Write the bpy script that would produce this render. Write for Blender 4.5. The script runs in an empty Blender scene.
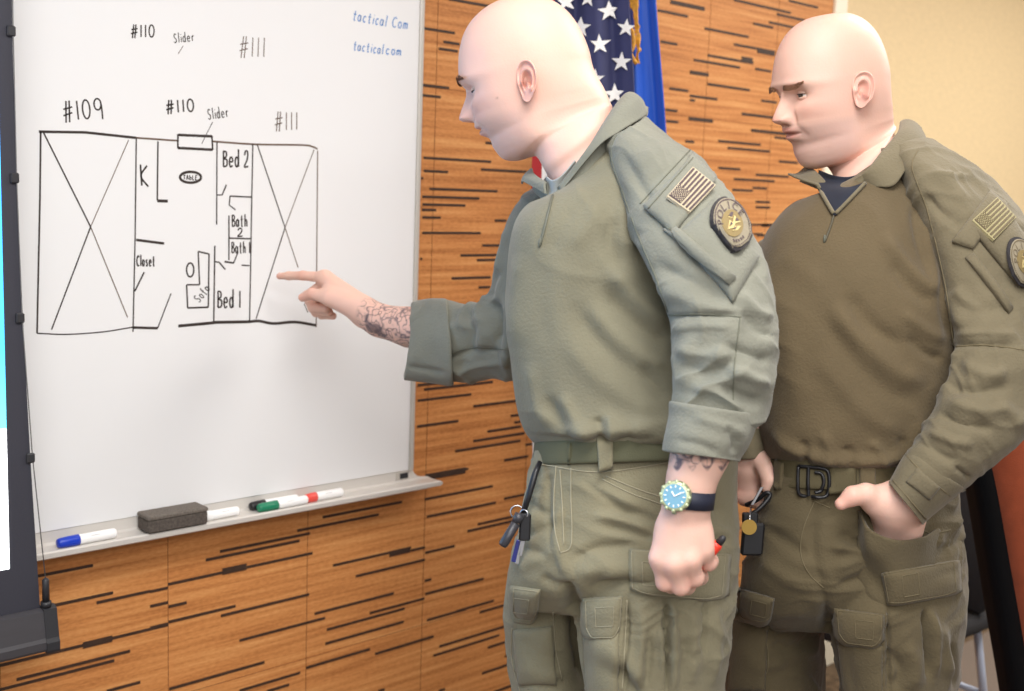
import bpy, math
import numpy as np
from mathutils import Vector, Matrix
from mathutils.bvhtree import BVHTree
C = bpy.context.scene.collection
rng = np.random.default_rng(7)
PI = math.pi

# ------------------------------------------------------------------ camera
F, CX, CY = 1150.0, 512.0, 345.5
YAW, PITCH, ROLL = 0.748735, 0.131558, 0.0357136
CAM = np.array([0.0, 0.0, 1.56])
WALL_Y = 2.0
def _rx(a):
    c, s = math.cos(a), math.sin(a); return np.array([[1,0,0],[0,c,-s],[0,s,c]])
def _rz(a):
    c, s = math.cos(a), math.sin(a); return np.array([[c,-s,0],[s,c,0],[0,0,1]])
RM = _rz(-YAW) @ _rx(PI/2-PITCH) @ _rz(ROLL)
def P(x, y, z):
    "world point seen at (x, y) of the photograph, z metres in front of the camera"
    return CAM + RM @ np.array([(x-CX)/F*z, -(y-CY)/F*z, -z])
def ray(x, y):
    q = RM @ np.array([(x-CX)/F, -(y-CY)/F, -1.0]); return q/np.linalg.norm(q)
def onY(x, y, Y):
    q = RM @ np.array([(x-CX)/F, -(y-CY)/F, -1.0]); return CAM + q*((Y-CAM[1])/q[1])
def proj(V):
    q = (np.asarray(V)-CAM) @ RM
    d = -q[...,2]
    return CX+F*q[...,0]/d, CY-F*q[...,1]/d, d
FWD = RM @ np.array([0,0,-1.0]); RIGHT = RM @ np.array([1.0,0,0]); UP = RM @ np.array([0,1.0,0])
cam_d = bpy.data.cameras.new('camera'); cam = bpy.data.objects.new('camera', cam_d); C.objects.link(cam)
m4 = np.eye(4); m4[:3,:3] = RM; m4[:3,3] = CAM
cam.matrix_world = Matrix(m4.tolist())
cam_d.sensor_fit = 'HORIZONTAL'; cam_d.sensor_width = 36.0; cam_d.lens = 36.0*F/1024.0
cam_d.clip_start = 0.05
cam_d.dof.use_dof = True; cam_d.dof.focus_distance = 1.66; cam_d.dof.aperture_fstop = 5.0
bpy.context.scene.camera = cam

# ------------------------------------------------------------------ materials
def srgb(r, g, b):
    f = lambda c: (c/255/12.92) if c/255 <= .04045 else ((c/255+.055)/1.055)**2.4
    return (f(r), f(g), f(b), 1)
def mat(name, col, rough=.6, metal=0., spec=.5, sheen=0., bump=None, var=None, emit=None, attr=None, sss=0., coat=0.):
    m = bpy.data.materials.new(name); m.use_nodes = True
    nt = m.node_tree; b = nt.nodes['Principled BSDF']
    b.inputs['Base Color'].default_value = col; b.inputs['Roughness'].default_value = rough
    b.inputs['Metallic'].default_value = metal; b.inputs['Specular IOR Level'].default_value = spec
    if sheen: b.inputs['Sheen Weight'].default_value = sheen; b.inputs['Sheen Roughness'].default_value = .5
    if coat: b.inputs['Coat Weight'].default_value = coat
    if sss:
        b.inputs['Subsurface Weight'].default_value = sss
        b.inputs['Subsurface Radius'].default_value = (1, .35, .2); b.inputs['Subsurface Scale'].default_value = .006
    tc = nt.nodes.new('ShaderNodeTexCoord')
    colsock = None
    if attr:
        a = nt.nodes.new('ShaderNodeAttribute'); a.attribute_name = attr; colsock = a.outputs['Color']
    if var:                              # (scale, amount[, stretch vector])
        n = nt.nodes.new('ShaderNodeTexNoise'); n.inputs['Scale'].default_value = var[0]; n.inputs['Detail'].default_value = 5
        if len(var) > 2:
            mp = nt.nodes.new('ShaderNodeMapping'); mp.inputs['Scale'].default_value = var[2]
            nt.links.new(tc.outputs['Object'], mp.inputs['Vector']); nt.links.new(mp.outputs['Vector'], n.inputs['Vector'])
        else: nt.links.new(tc.outputs['Object'], n.inputs['Vector'])
        r = nt.nodes.new('ShaderNodeMapRange'); r.inputs['From Min'].default_value = .25; r.inputs['From Max'].default_value = .75
        r.inputs['To Min'].default_value = 1-var[1]; r.inputs['To Max'].default_value = 1+var[1]
        nt.links.new(n.outputs['Fac'], r.inputs['Value'])
        mx = nt.nodes.new('ShaderNodeMix'); mx.data_type = 'RGBA'; mx.blend_type = 'MULTIPLY'; mx.inputs['Factor'].default_value = 1
        if colsock: nt.links.new(colsock, mx.inputs['A'])
        else: mx.inputs['A'].default_value = col
        nt.links.new(r.outputs['Result'], mx.inputs['B'])
        colsock = mx.outputs['Result']
    if colsock: nt.links.new(colsock, b.inputs['Base Color'])
    if bump:                             # (scale, distance[, stretch])
        n = nt.nodes.new('ShaderNodeTexNoise'); n.inputs['Scale'].default_value = bump[0]; n.inputs['Detail'].default_value = 3
        if len(bump) > 2:
            mp = nt.nodes.new('ShaderNodeMapping'); mp.inputs['Scale'].default_value = bump[2]
            nt.links.new(tc.outputs['Object'], mp.inputs['Vector']); nt.links.new(mp.outputs['Vector'], n.inputs['Vector'])
        else: nt.links.new(tc.outputs['Object'], n.inputs['Vector'])
        bp = nt.nodes.new('ShaderNodeBump'); bp.inputs['Distance'].default_value = bump[1]; bp.inputs['Strength'].default_value = .6
        nt.links.new(n.outputs['Fac'], bp.inputs['Height']); nt.links.new(bp.outputs['Normal'], b.inputs['Normal'])
    if emit:
        b.inputs['Emission Color'].default_value = emit[0]; b.inputs['Emission Strength'].default_value = emit[1]
    return m

# ------------------------------------------------------------------ objects
ORG = {}
def thing(name, loc, label, cat, group=None):
    o = bpy.data.objects.new(name, None); C.objects.link(o); o.location = [float(v) for v in loc]
    o.empty_display_size = .05
    o['label'] = label; o['category'] = cat
    if group: o['group'] = group
    ORG[o] = np.array(loc, float)
    return o
def mk(name, vf, m, parent=None, origin=None, smooth=True, label=None, cat=None, group=None, kind=None, mids=None):
    V, Fc = vf[0], vf[1]
    V = np.asarray(V, float)
    o_ = ORG[parent] if parent is not None else (np.array(origin, float) if origin is not None else np.zeros(3))
    me = bpy.data.meshes.new(name)
    me.from_pydata((V-o_).tolist(), [], [list(map(int, f)) for f in Fc])
    ms = m if isinstance(m, (list, tuple)) else [m]
    for x in ms: me.materials.append(x)
    if mids is not None: me.polygons.foreach_set('material_index', np.asarray(mids, np.int32))
    if smooth: me.polygons.foreach_set('use_smooth', np.ones(len(me.polygons), bool))
    me.update()
    o = bpy.data.objects.new(name, me); C.objects.link(o)
    if parent is not None: o.parent = parent
    else: o.location = o_.tolist()
    ORG[o] = o_
    if label: o['label'] = label
    if cat: o['category'] = cat
    if group: o['group'] = group
    if kind: o['kind'] = kind
    return o
def join(*parts):
    Vs, Fs, n = [], [], 0
    for p in parts:
        V, Fc = np.asarray(p[0], float), p[1]
        Vs.append(V); Fs += [[i+n for i in f] for f in Fc]; n += len(V)
    return np.vstack(Vs), Fs
def nrm(v): v = np.asarray(v, float); return v/(np.linalg.norm(v)+1e-12)

def box(c, ax, ay, az, bev=0.0):
    "box with centre c and half-axis vectors, edges chamfered by bev (metres)"
    c = np.asarray(c, float); A = [np.asarray(v, float) for v in (ax, ay, az)]
    if bev <= 0:
        V = [c+sx*A[0]+sy*A[1]+sz*A[2] for sx in (-1,1) for sy in (-1,1) for sz in (-1,1)]
        Fc = [(0,1,3,2),(4,6,7,5),(0,4,5,1),(2,3,7,6),(0,2,6,4),(1,5,7,3)]
        return np.array(V), [list(f) for f in Fc]
    L = [np.linalg.norm(a) for a in A]
    k = [1-min(bev, .49*l)/l for l in L]
    V = {}; out = []; Fc = []
    def vid(s, ax_):
        key = (s, ax_)
        if key not in V:
            p = c.copy()
            for i in range(3): p = p + s[i]*A[i]*(1 if i == ax_ else k[i])
            V[key] = len(out); out.append(p)
        return V[key]
    sg = (-1, 1)
    for a in range(3):
        b_, d_ = [(1,2),(2,0),(0,1)][a]
        for s in sg:
            f = []
            for sb, sd in ((-1,-1),(1,-1),(1,1),(-1,1)):
                t = [0,0,0]; t[a] = s; t[b_] = sb; t[d_] = sd; f.append(vid(tuple(t), a))
            Fc.append(f if s > 0 else f[::-1])
    for a in range(3):
        b_, d_ = [(1,2),(2,0),(0,1)][a]
        for sb in sg:
            for sd in sg:
                f = []
                for sa, q in ((-1,b_),(1,b_),(1,d_),(-1,d_)):
                    t = [0,0,0]; t[a] = sa; t[b_] = sb; t[d_] = sd; f.append(vid(tuple(t), q))
                Fc.append(f if sb*sd < 0 else f[::-1])
    for sx in sg:
        for sy in sg:
            for sz in sg:
                f = [vid((sx,sy,sz), i) for i in range(3)]
                Fc.append(f if sx*sy*sz > 0 else f[::-1])
    return np.array(out), Fc
def grid_faces(nu, nv, closed_v=True, flip=False):
    Fc = []
    for i in range(nu-1):
        for j in range(nv if closed_v else nv-1):
            k = (j+1) % nv
            f = [i*nv+j, i*nv+k, (i+1)*nv+k, (i+1)*nv+j]
            Fc.append(f[::-1] if flip else f)
    return Fc
def catmull(K, n):
    "interpolate an array of keys (k, ...) to n samples, Catmull-Rom"
    K = np.asarray(K, float); k = len(K)
    t = np.linspace(0, k-1, n); i = np.clip(t.astype(int), 0, k-2); u = (t-i).reshape((-1,)+(1,)*(K.ndim-1))
    g = lambda j: K[np.clip(j, 0, k-1)]
    p0, p1, p2, p3 = g(i-1), g(i), g(i+1), g(i+2)
    p0 = np.where((i-1 < 0).reshape(u.shape), 2*p1-p2, p0); p3 = np.where((i+2 > k-1).reshape(u.shape), 2*p2-p1, p3)
    return .5*((2*p1)+(-p0+p2)*u+(2*p0-5*p1+4*p2-p3)*u**2+(-p0+3*p1-3*p2+p3)*u**3)
def tube(pts, r, n=10, smooth=None, caps=True):
    "round tube through pts; r a number or one per point"
    pts = np.asarray(pts, float); rr = np.full(len(pts), float(r)) if np.ndim(r) == 0 else np.asarray(r, float)
    if smooth: rr = catmull(rr, smooth); pts = catmull(pts, smooth)
    T = np.gradient(pts, axis=0); T /= np.linalg.norm(T, axis=1, keepdims=True)+1e-12
    a = np.array([0,0,1.]) if abs(T[0][2]) < .9 else np.array([1.,0,0])
    N = nrm(np.cross(T[0], a)); V = []
    th = np.arange(n)*2*PI/n
    for i in range(len(pts)):
        N = nrm(N - T[i]*np.dot(N, T[i])); B = np.cross(T[i], N)
        V.append(pts[i] + rr[i]*(np.cos(th)[:,None]*N + np.sin(th)[:,None]*B))
    V = np.vstack(V); Fc = grid_faces(len(pts), n)
    if caps:
        Fc.append(list(range(n))[::-1]); Fc.append([(len(pts)-1)*n+j for j in range(n)])
    return V, Fc
def ball(c, r, nu=12, nv=20, ax=None):
    th = np.linspace(1e-3, PI-1e-3, nu); ph = np.arange(nv)*2*PI/nv
    r = np.ones(3)*r if np.ndim(r) == 0 else np.asarray(r)
    X = np.stack([np.sin(th)[:,None]*np.cos(ph), np.sin(th)[:,None]*np.sin(ph), np.cos(th)[:,None]*np.ones(nv)], -1).reshape(-1,3)*r
    if ax is not None: X = X @ np.asarray(ax)
    Fc = grid_faces(nu, nv, flip=False); Fc = [f[::-1] for f in Fc]
    return X+np.asarray(c), [f[::-1] for f in Fc]
def ribbon(pts, nor, w, t=.0006, off=.0):
    "flat strip of width w (number or list) along pts, raised along nor, thickness t"
    pts = np.asarray(pts, float); nor = np.asarray(nor, float)
    if nor.ndim == 1: nor = np.tile(nor, (len(pts),1))
    T = np.gradient(pts, axis=0); T /= np.linalg.norm(T, axis=1, keepdims=True)+1e-12
    S = np.cross(T, nor); S /= np.linalg.norm(S, axis=1, keepdims=True)+1e-12
    w = np.ones(len(pts))*w if np.ndim(w) == 0 else np.asarray(w)
    a = pts + nor*off
    rings = np.stack([a-S*w[:,None]/2, a+S*w[:,None]/2, a+S*w[:,None]/2+nor*t, a-S*w[:,None]/2+nor*t], 1)
    Fc = grid_faces(len(pts), 4); n = len(pts)
    Fc += [[3,2,1,0], [(n-1)*4+j for j in range(4)]]
    return rings.reshape(-1,3), Fc
def poly_plate(pts2d, O, U, V_, t, nor):
    "extruded flat polygon: 2-D points in the frame O + x U + y V_, thickness t along nor"
    O, U, V_, nor = map(lambda v: np.asarray(v, float), (O, U, V_, nor))
    b = np.array([O+p[0]*U+p[1]*V_ for p in pts2d]); n = len(b)
    V = np.vstack([b, b+nor*t]); Fc = [list(range(n))[::-1], [n+i for i in range(n)]]
    Fc += [[i, (i+1)%n, n+(i+1)%n, n+i] for i in range(n)]
    return V, Fc
# value noise (numpy) ---------------------------------------------------
_NT = rng.random(4096)
def noise3(X, s=1.0, seed=0):
    X = np.asarray(X)*s + seed*17.13
    i = np.floor(X).astype(np.int64); f = X-i; f = f*f*(3-2*f)
    def h(a, b, c): return _NT[(a*73856093 ^ b*19349663 ^ c*83492791) & 4095]
    r = 0
    for dx in (0,1):
        for dy in (0,1):
            for dz in (0,1):
                w = (f[...,0] if dx else 1-f[...,0])*(f[...,1] if dy else 1-f[...,1])*(f[...,2] if dz else 1-f[...,2])
                r = r + w*h(i[...,0]+dx, i[...,1]+dy, i[...,2]+dz)
    return r*2-1
def vnormals(V, Fc):
    V = np.asarray(V); N = np.zeros_like(V)
    q = np.array([f for f in Fc if len(f) == 4]); t = np.array([f for f in Fc if len(f) == 3])
    for A in (q, t):
        if len(A):
            a = V[A[:,0]]; n = np.cross(V[A[:,2]]-a, V[A[:,-1]]-V[A[:,1]]) if A.shape[1] == 4 else np.cross(V[A[:,1]]-a, V[A[:,2]]-a)
            for k in range(A.shape[1]): np.add.at(N, A[:,k], n)
    return N/(np.linalg.norm(N, axis=1, keepdims=True)+1e-12)
def smooth_mesh(V, Fc, it=3, lam=.5, mask=None, mu=None):
    V = np.asarray(V, float).copy()
    E = np.array([(f[k], f[(k+1) % len(f)]) for f in Fc for k in range(len(f))])
    cnt = np.zeros(len(V)); np.add.at(cnt, E[:,0], 1); np.add.at(cnt, E[:,1], 1)
    for q_ in range(it):
        S = np.zeros_like(V); np.add.at(S, E[:,0], V[E[:,1]]); np.add.at(S, E[:,1], V[E[:,0]])
        D = S/np.maximum(cnt,1)[:,None]-V
        V += (mu if mu is not None and q_ % 2 else lam)*D*(1 if mask is None else mask[:,None])
    return V
def seg_dist(px, py, pts):
    "distance in picture units to a polyline, and the position 0..1 along it"
    best = np.full(px.shape, 1e9); tt = np.zeros(px.shape)
    n = len(pts)-1
    for i in range(n):
        ax, ay = pts[i]; bx, by = pts[i+1]
        dx, dy = bx-ax, by-ay
        t = np.clip(((px-ax)*dx+(py-ay)*dy)/(dx*dx+dy*dy+1e-9), 0, 1)
        d = np.hypot(px-ax-t*dx, py-ay-t*dy)
        m = d < best; best[m] = d[m]; tt[m] = (i+t[m])/n
    return best, tt
def folds(V, Fc, strokes):
    """cloth folds pressed or raised along strokes: (points, height in metres, width in picture units)
    strokes fade out to both ends"""
    V = np.asarray(V, float); N = vnormals(V, Fc)
    px, py, d = proj(V); vd = V-CAM; vd = vd/np.linalg.norm(vd, axis=1, keepdims=True)
    face = np.clip(-(N*vd).sum(1)*3, 0, 1); off = np.zeros(len(V))
    for pts, amp, w in strokes:
        pts = catmull(pts, max(8, len(pts)*4)) if len(pts) > 2 else np.asarray(pts, float)
        xs, ys = pts[:,0], pts[:,1]
        m = (px > xs.min()-3*w) & (px < xs.max()+3*w) & (py > ys.min()-3*w) & (py < ys.max()+3*w) & (face > 0)
        if not m.any(): continue
        r, t = seg_dist(px[m], py[m], pts)
        fade = np.clip(np.minimum(t, 1-t)*5, 0.12, 1)
        off[m] += 1.6*amp*np.exp(-(r/w)**2)*fade*face[m]
    return V + N*off[:,None]
def wrinkles(V, Fc, axis, amp=.003, long=9., short=42., seed=0, keep=.45):
    "cloth creases running across axis: ridged noise, stretched and bent"
    V = np.asarray(V, float); N = vnormals(V, Fc); ax = nrm(axis); o1 = nrm(np.cross(ax, [.3,.5,.8])); o2 = np.cross(ax, o1)
    w1 = noise3(V, 7, seed+1)*.045; w2 = noise3(V, 18, seed+2)*.012
    q = np.stack([(V@ax)*short+(w1+w2)*short, (V@o1)*long, (V@o2)*long], -1)
    amp = amp*1.5; n = noise3(q, 1.0, seed+3); r = (1-np.abs(n))**3-.35
    m = np.clip((noise3(V, 9, seed+4)+keep)*1.6, 0, 1)
    return V + N*(amp*r*m)[:,None]
def loft(secs, n_r, n_t, cap=True, power=2.0):
    """closed tube through cross-sections. Each section: (A, B, depthA, depthB, thick_near, thick_far[, power])
    A and B are the two outline points; the thickness runs along the line of sight at the middle."""
    K = []
    th = np.arange(n_t)*2*PI/n_t
    for s in secs:
        A, B, zA, zB, tn, tf = s[:6]; pw = s[6] if len(s) > 6 else power
        a, b = P(*A, zA), P(*B, zB); c = (a+b)/2; e = (a-b)/2; d = nrm(c-CAM)
        cs, sn = np.cos(th), np.sin(th)
        x = np.sign(cs)*np.abs(cs)**(2/pw); y = np.sign(sn)*np.abs(sn)**(2/pw)
        K.append(c + x[:,None]*e - d*np.where(y > 0, y*tn, y*tf)[:,None])
    R = catmull(np.array(K), n_r)
    V = R.reshape(-1,3); Fc = grid_faces(n_r, n_t)
    if cap:
        c0 = len(V); V = np.vstack([V, R[0].mean(0), R[-1].mean(0)])
        Fc += [[c0, (j+1) % n_t, j] for j in range(n_t)]
        o = (n_r-1)*n_t; Fc += [[c0+1, o+j, o+(j+1) % n_t] for j in range(n_t)]
    # faces outward
    N = vnormals(V, Fc); cc = V.mean(0)
    if ((V-np.repeat(R.mean(1), n_t, 0) if not cap else (V[:-2]-np.repeat(R.mean(1), n_t, 0)))*(N if not cap else N[:-2])).sum() < 0:
        Fc = [f[::-1] for f in Fc]
    return V, Fc
def union(parts, voxel=.003, it=4):
    "one continuous skin around closed pieces (voxel remesh), smoothed"
    V, Fc = join(*parts)
    me = bpy.data.meshes.new('tmp'); me.from_pydata(V.tolist(), [], Fc); me.update()
    o = bpy.data.objects.new('tmp', me); C.objects.link(o)
    md = o.modifiers.new('r', 'REMESH'); md.mode = 'VOXEL'; md.voxel_size = voxel
    dg = bpy.context.evaluated_depsgraph_get(); e = o.evaluated_get(dg); m2 = e.to_mesh()
    n = len(m2.vertices); V2 = np.empty(n*3); m2.vertices.foreach_get('co', V2); V2 = V2.reshape(-1,3)
    F2 = [list(p.vertices) for p in m2.polygons]
    e.to_mesh_clear(); bpy.data.objects.remove(o); bpy.data.meshes.remove(me)
    return smooth_mesh(V2, F2, it), F2
def tree_of(vf):
    return BVHTree.FromPolygons([Vector(v) for v in np.asarray(vf[0]).tolist()], [list(f) for f in vf[1]])
def hit(tr, x, y):
    d = ray(x, y)
    r = tr.ray_cast(Vector(CAM), Vector(d))
    if r[0] is None:
        return None, None
    n = np.array(r[1]);
    if n @ d > 0: n = -n
    return np.array(r[0]), n
def lay(tr, pts, lift=.0, fallback=None):
    "points of the surface under a list of picture points, with normals; gaps filled from neighbours"
    H, N = [], []; last = None
    for p in pts:
        h, n = hit(tr, *p)
        H.append(h); N.append(n)
    good = [i for i, h in enumerate(H) if h is not None]
    if not good: return None, None
    for i in range(len(H)):
        if H[i] is None:
            j = min(good, key=lambda k: abs(k-i)); z = proj(H[j])[2]
            H[i] = P(pts[i][0], pts[i][1], z); N[i] = N[j]
    H = np.array(H); N = np.array(N)
    return H+N*lift, N
def patch(tr, corners, t=.003, nu=14, nv=14, lift=.0005, edge=None, puff=0.0, flat=0.0, rc=0.0):
    """cloth patch lying on a surface: four picture corners (a b c d around), thickness t, optional puffed middle.
    flat 0..1 stiffens it towards a plane"""
    a, b, c, d = [np.array(p, float) for p in corners]
    G = []
    for i in range(nu):
        u = i/(nu-1)
        for j in range(nv):
            v = j/(nv-1); uu_ = u*(1-rc*(max(0, abs(2*v-1)-.55)/.45)**2)
            G.append((1-uu_)*((1-v)*a+v*b)+uu_*((1-v)*d+v*c))
    H, N = lay(tr, G)
    Hn = H.reshape(nu, nv, 3); Nn = N.reshape(nu, nv, 3)
    for _ in range(2):                                          # settle
        for arr in (Hn, Nn):
            arr[1:-1,1:-1] = .5*arr[1:-1,1:-1]+.125*(arr[:-2,1:-1]+arr[2:,1:-1]+arr[1:-1,:-2]+arr[1:-1,2:])
    if flat:
        q = Hn.reshape(-1,3); cc = q.mean(0); u_, s_, vt = np.linalg.svd(q-cc); n_ = vt[2]
        if n_ @ (CAM-cc) < 0: n_ = -n_
        dd = ((Hn-cc)@n_); Hn = Hn - flat*dd[...,None]*n_ + n_*flat*max(0, dd.max()*.8)
        Nn = (1-flat)*Nn+flat*n_
    Nn /= np.linalg.norm(Nn, axis=2, keepdims=True)
    uu = np.linspace(0,1,nu)[:,None]; vv = np.linspace(0,1,nv)[None]
    pf = puff*(16*uu*(1-uu)*vv*(1-vv))**.6
    edge_soft = np.minimum(np.minimum(uu,1-uu)*nu, np.minimum(vv,1-vv)*nv); es = np.clip(edge_soft/1.2, .35, 1)
    top = Hn+Nn*(lift+t*es+pf)[...,None]; bot = Hn-Nn*.004
    V = np.vstack([top.reshape(-1,3), bot.reshape(-1,3)]); n = nu*nv
    Fc = []
    for i in range(nu-1):
        for j in range(nv-1):
            f = [i*nv+j, i*nv+j+1, (i+1)*nv+j+1, (i+1)*nv+j]
            Fc.append(f); Fc.append([n+k for k in f[::-1]])
    bd = [(0,j) for j in range(nv)]+[(i,nv-1) for i in range(1,nu)]+[(nu-1,j) for j in range(nv-2,-1,-1)]+[(i,0) for i in range(nu-2,0,-1)]
    bi = [i*nv+j for i,j in bd]
    for k in range(len(bi)):
        p, q = bi[k], bi[(k+1) % len(bi)]
        Fc.append([q, p, n+p, n+q])
    # outward test
    a0 = V[Fc[0][0]]; nn = np.cross(V[Fc[0][1]]-a0, V[Fc[0][3]]-a0)
    if nn @ Nn[0,0] < 0: Fc = [f[::-1] for f in Fc]
    return V, Fc
def seam(tr, pts, r=.0009, lift=.0004, n=24):
    "a raised line of stitching lying on a surface"
    H, N = lay(tr, catmull(np.array(pts, float), n) if len(pts) > 2 else np.linspace(pts[0], pts[1], n), lift)
    if H is None:
        print('MISS', pts); return np.zeros((0,3)), []
    return tube(H, r, 5)
# signed-distance modelling for hands ----------------------------------
def sdf_cone(X, a, b, ra, rb):
    a, b = np.asarray(a, float), np.asarray(b, float); ab = b-a
    t = np.clip(((X-a)@ab)/(ab@ab+1e-12), 0, 1)
    return np.linalg.norm(X-a-t[...,None]*ab, axis=-1) - (ra+(rb-ra)*t)
def smin(a, b, k):
    h = np.clip(.5+.5*(b-a)/k, 0, 1); return b+(a-b)*h-k*h*(1-h)
def surface_nets(D, o, h):
    nx, ny, nz = D.shape; S = D < 0
    c = np.zeros((nx-1,ny-1,nz-1), np.int8); pos = np.zeros((nx-1,ny-1,nz-1,3)); cnt = np.zeros((nx-1,ny-1,nz-1))
    for dx in (0,1):
        for dy in (0,1):
            for dz in (0,1): c += S[dx:nx-1+dx, dy:ny-1+dy, dz:nz-1+dz]
    act = (c > 0) & (c < 8)
    ii = np.argwhere(act); idx = -np.ones(act.shape, int); idx[act] = np.arange(len(ii))
    acc = np.zeros((len(ii),3)); k = np.zeros(len(ii))
    cs = [(a,b,d) for a in (0,1) for b in (0,1) for d in (0,1)]
    for p in cs:
        for ax in range(3):
            if p[ax] == 0:
                q = list(p); q[ax] = 1
                d0 = D[ii[:,0]+p[0], ii[:,1]+p[1], ii[:,2]+p[2]]; d1 = D[ii[:,0]+q[0], ii[:,1]+q[1], ii[:,2]+q[2]]
                m = (d0 < 0) != (d1 < 0); t = d0/(d0-d1+1e-20)
                for e in range(3): acc[m,e] += p[e]+(t[m] if e == ax else 0)
                k[m] += 1
    V = (ii+acc/k[:,None])*h+o
    Fc = []
    for ax in range(3):
        b_, d_ = [(1,2),(2,0),(0,1)][ax]
        sl0 = [slice(None)]*3; sl1 = [slice(None)]*3
        sl0[ax] = slice(0,-1); sl1[ax] = slice(1,None)
        ch = S[tuple(sl0)] != S[tuple(sl1)]
        e = np.argwhere(ch)
        e = e[(e[:,b_] > 0) & (e[:,d_] > 0) & (e[:,b_] < D.shape[b_]-1) & (e[:,d_] < D.shape[d_]-1)]
        s = S[e[:,0], e[:,1], e[:,2]]
        def g(db, dd):
            q = e.copy(); q[:,b_] += db; q[:,d_] += dd; return idx[q[:,0], q[:,1], q[:,2]]
        quad = np.stack([g(-1,-1), g(0,-1), g(0,0), g(-1,0)], 1)
        quad[~s] = quad[~s][:,::-1]
        Fc.append(quad)
    return V, np.vstack(Fc).tolist()
def sdf_mesh(prims, h=.0012, k=.006, pad=.012):
    "prims: list of (a, b, ra, rb[, k]) round cones in world metres, blended into one skin"
    pts = np.array([p for q in prims for p in (q[0], q[1])]); rm = max(max(q[2], q[3]) for q in prims)
    lo = pts.min(0)-rm-pad; hi = pts.max(0)+rm+pad
    n = np.ceil((hi-lo)/h).astype(int)+1
    D = np.full(n, .05, np.float64)
    ax = [lo[i]+np.arange(n[i])*h for i in range(3)]
    for q in prims:
        a, b, ra, rb = q[:4]; kk = q[4] if len(q) > 4 else k
        m = max(ra, rb)+.02; l = np.minimum(a, b)-m; u = np.maximum(a, b)+m
        s = [slice(max(0, int((l[i]-lo[i])/h)), min(n[i], int((u[i]-lo[i])/h)+2)) for i in range(3)]
        X = np.stack(np.meshgrid(ax[0][s[0]], ax[1][s[1]], ax[2][s[2]], indexing='ij'), -1)
        D[tuple(s)] = smin(D[tuple(s)], sdf_cone(X, a, b, ra, rb), kk)
    V, Fc = surface_nets(D, lo, h)
    return smooth_mesh(V, Fc, 2, .5), Fc
# ================================================================== ROOM
def wood_mat():
    m = bpy.data.materials.new('wood_panel'); m.use_nodes = True; nt = m.node_tree; b = nt.nodes['Principled BSDF']
    b.inputs['Roughness'].default_value = .55; b.inputs['Specular IOR Level'].default_value = .3
    tc = nt.nodes.new('ShaderNodeTexCoord')
    def noise(sc, det, st):
        mp = nt.nodes.new('ShaderNodeMapping'); mp.inputs['Scale'].default_value = st
        n = nt.nodes.new('ShaderNodeTexNoise'); n.inputs['Scale'].default_value = sc; n.inputs['Detail'].default_value = det
        nt.links.new(tc.outputs['Object'], mp.inputs['Vector']); nt.links.new(mp.outputs['Vector'], n.inputs['Vector']); return n
    a = noise(1.0, 4, (3.2, 1, 95)); c = noise(1.0, 6, (90, 60, 260)); d = noise(1.0, 2, (1.5, 1, 22))
    ad = nt.nodes.new('ShaderNodeMath'); ad.operation = 'ADD'; nt.links.new(a.outputs['Fac'], ad.inputs[0])
    mu = nt.nodes.new('ShaderNodeMath'); mu.operation = 'MULTIPLY'; mu.inputs[1].default_value = .45; nt.links.new(c.outputs['Fac'], mu.inputs[0]); nt.links.new(mu.outputs[0], ad.inputs[1])
    ad2 = nt.nodes.new('ShaderNodeMath'); ad2.operation = 'ADD'; nt.links.new(ad.outputs[0], ad2.inputs[0])
    mu2 = nt.nodes.new('ShaderNodeMath'); mu2.operation = 'MULTIPLY'; mu2.inputs[1].default_value = .35; nt.links.new(d.outputs['Fac'], mu2.inputs[0]); nt.links.new(mu2.outputs[0], ad2.inputs[1])
    cr = nt.nodes.new('ShaderNodeValToRGB'); e = cr.color_ramp.elements
    e[0].position = .55; e[0].color = srgb(160, 98, 52); e[1].position = 1.2; e[1].color = srgb(228, 168, 106)
    x = e.new(.85); x.color = srgb(204, 136, 78)
    mr = nt.nodes.new('ShaderNodeMapRange'); mr.inputs['From Max'].default_value = 1.8; nt.links.new(ad2.outputs[0], mr.inputs['Value'])
    e[0].position = .33; x.position = .5; e[-1].position = .68
    nt.links.new(mr.outputs['Result'], cr.inputs['Fac']); nt.links.new(cr.outputs['Color'], b.inputs['Base Color'])
    return m
M_wood = wood_mat()
M_strip = mat('dark_inlay', srgb(62, 42, 30), .6, var=(60, .35))
M_groove = mat('panel_groove', srgb(128, 76, 36), .8)
M_beige = mat('beige_vinyl', srgb(226, 201, 158), .8, var=(30, .05, (1, 1, 2.5)), bump=(120, .002))
M_white_trim = mat('cream_trim', srgb(245, 236, 214), .5)
M_floor = mat('carpet', srgb(128, 116, 108), .95, var=(220, .18), bump=(300, .004))
M_floor2 = mat('carpet_border', srgb(104, 86, 66), .95, var=(38, .6), bump=(300, .004))
M_ceil = mat('ceiling_tile', srgb(238, 234, 226), .9, var=(80, .05))

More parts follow.
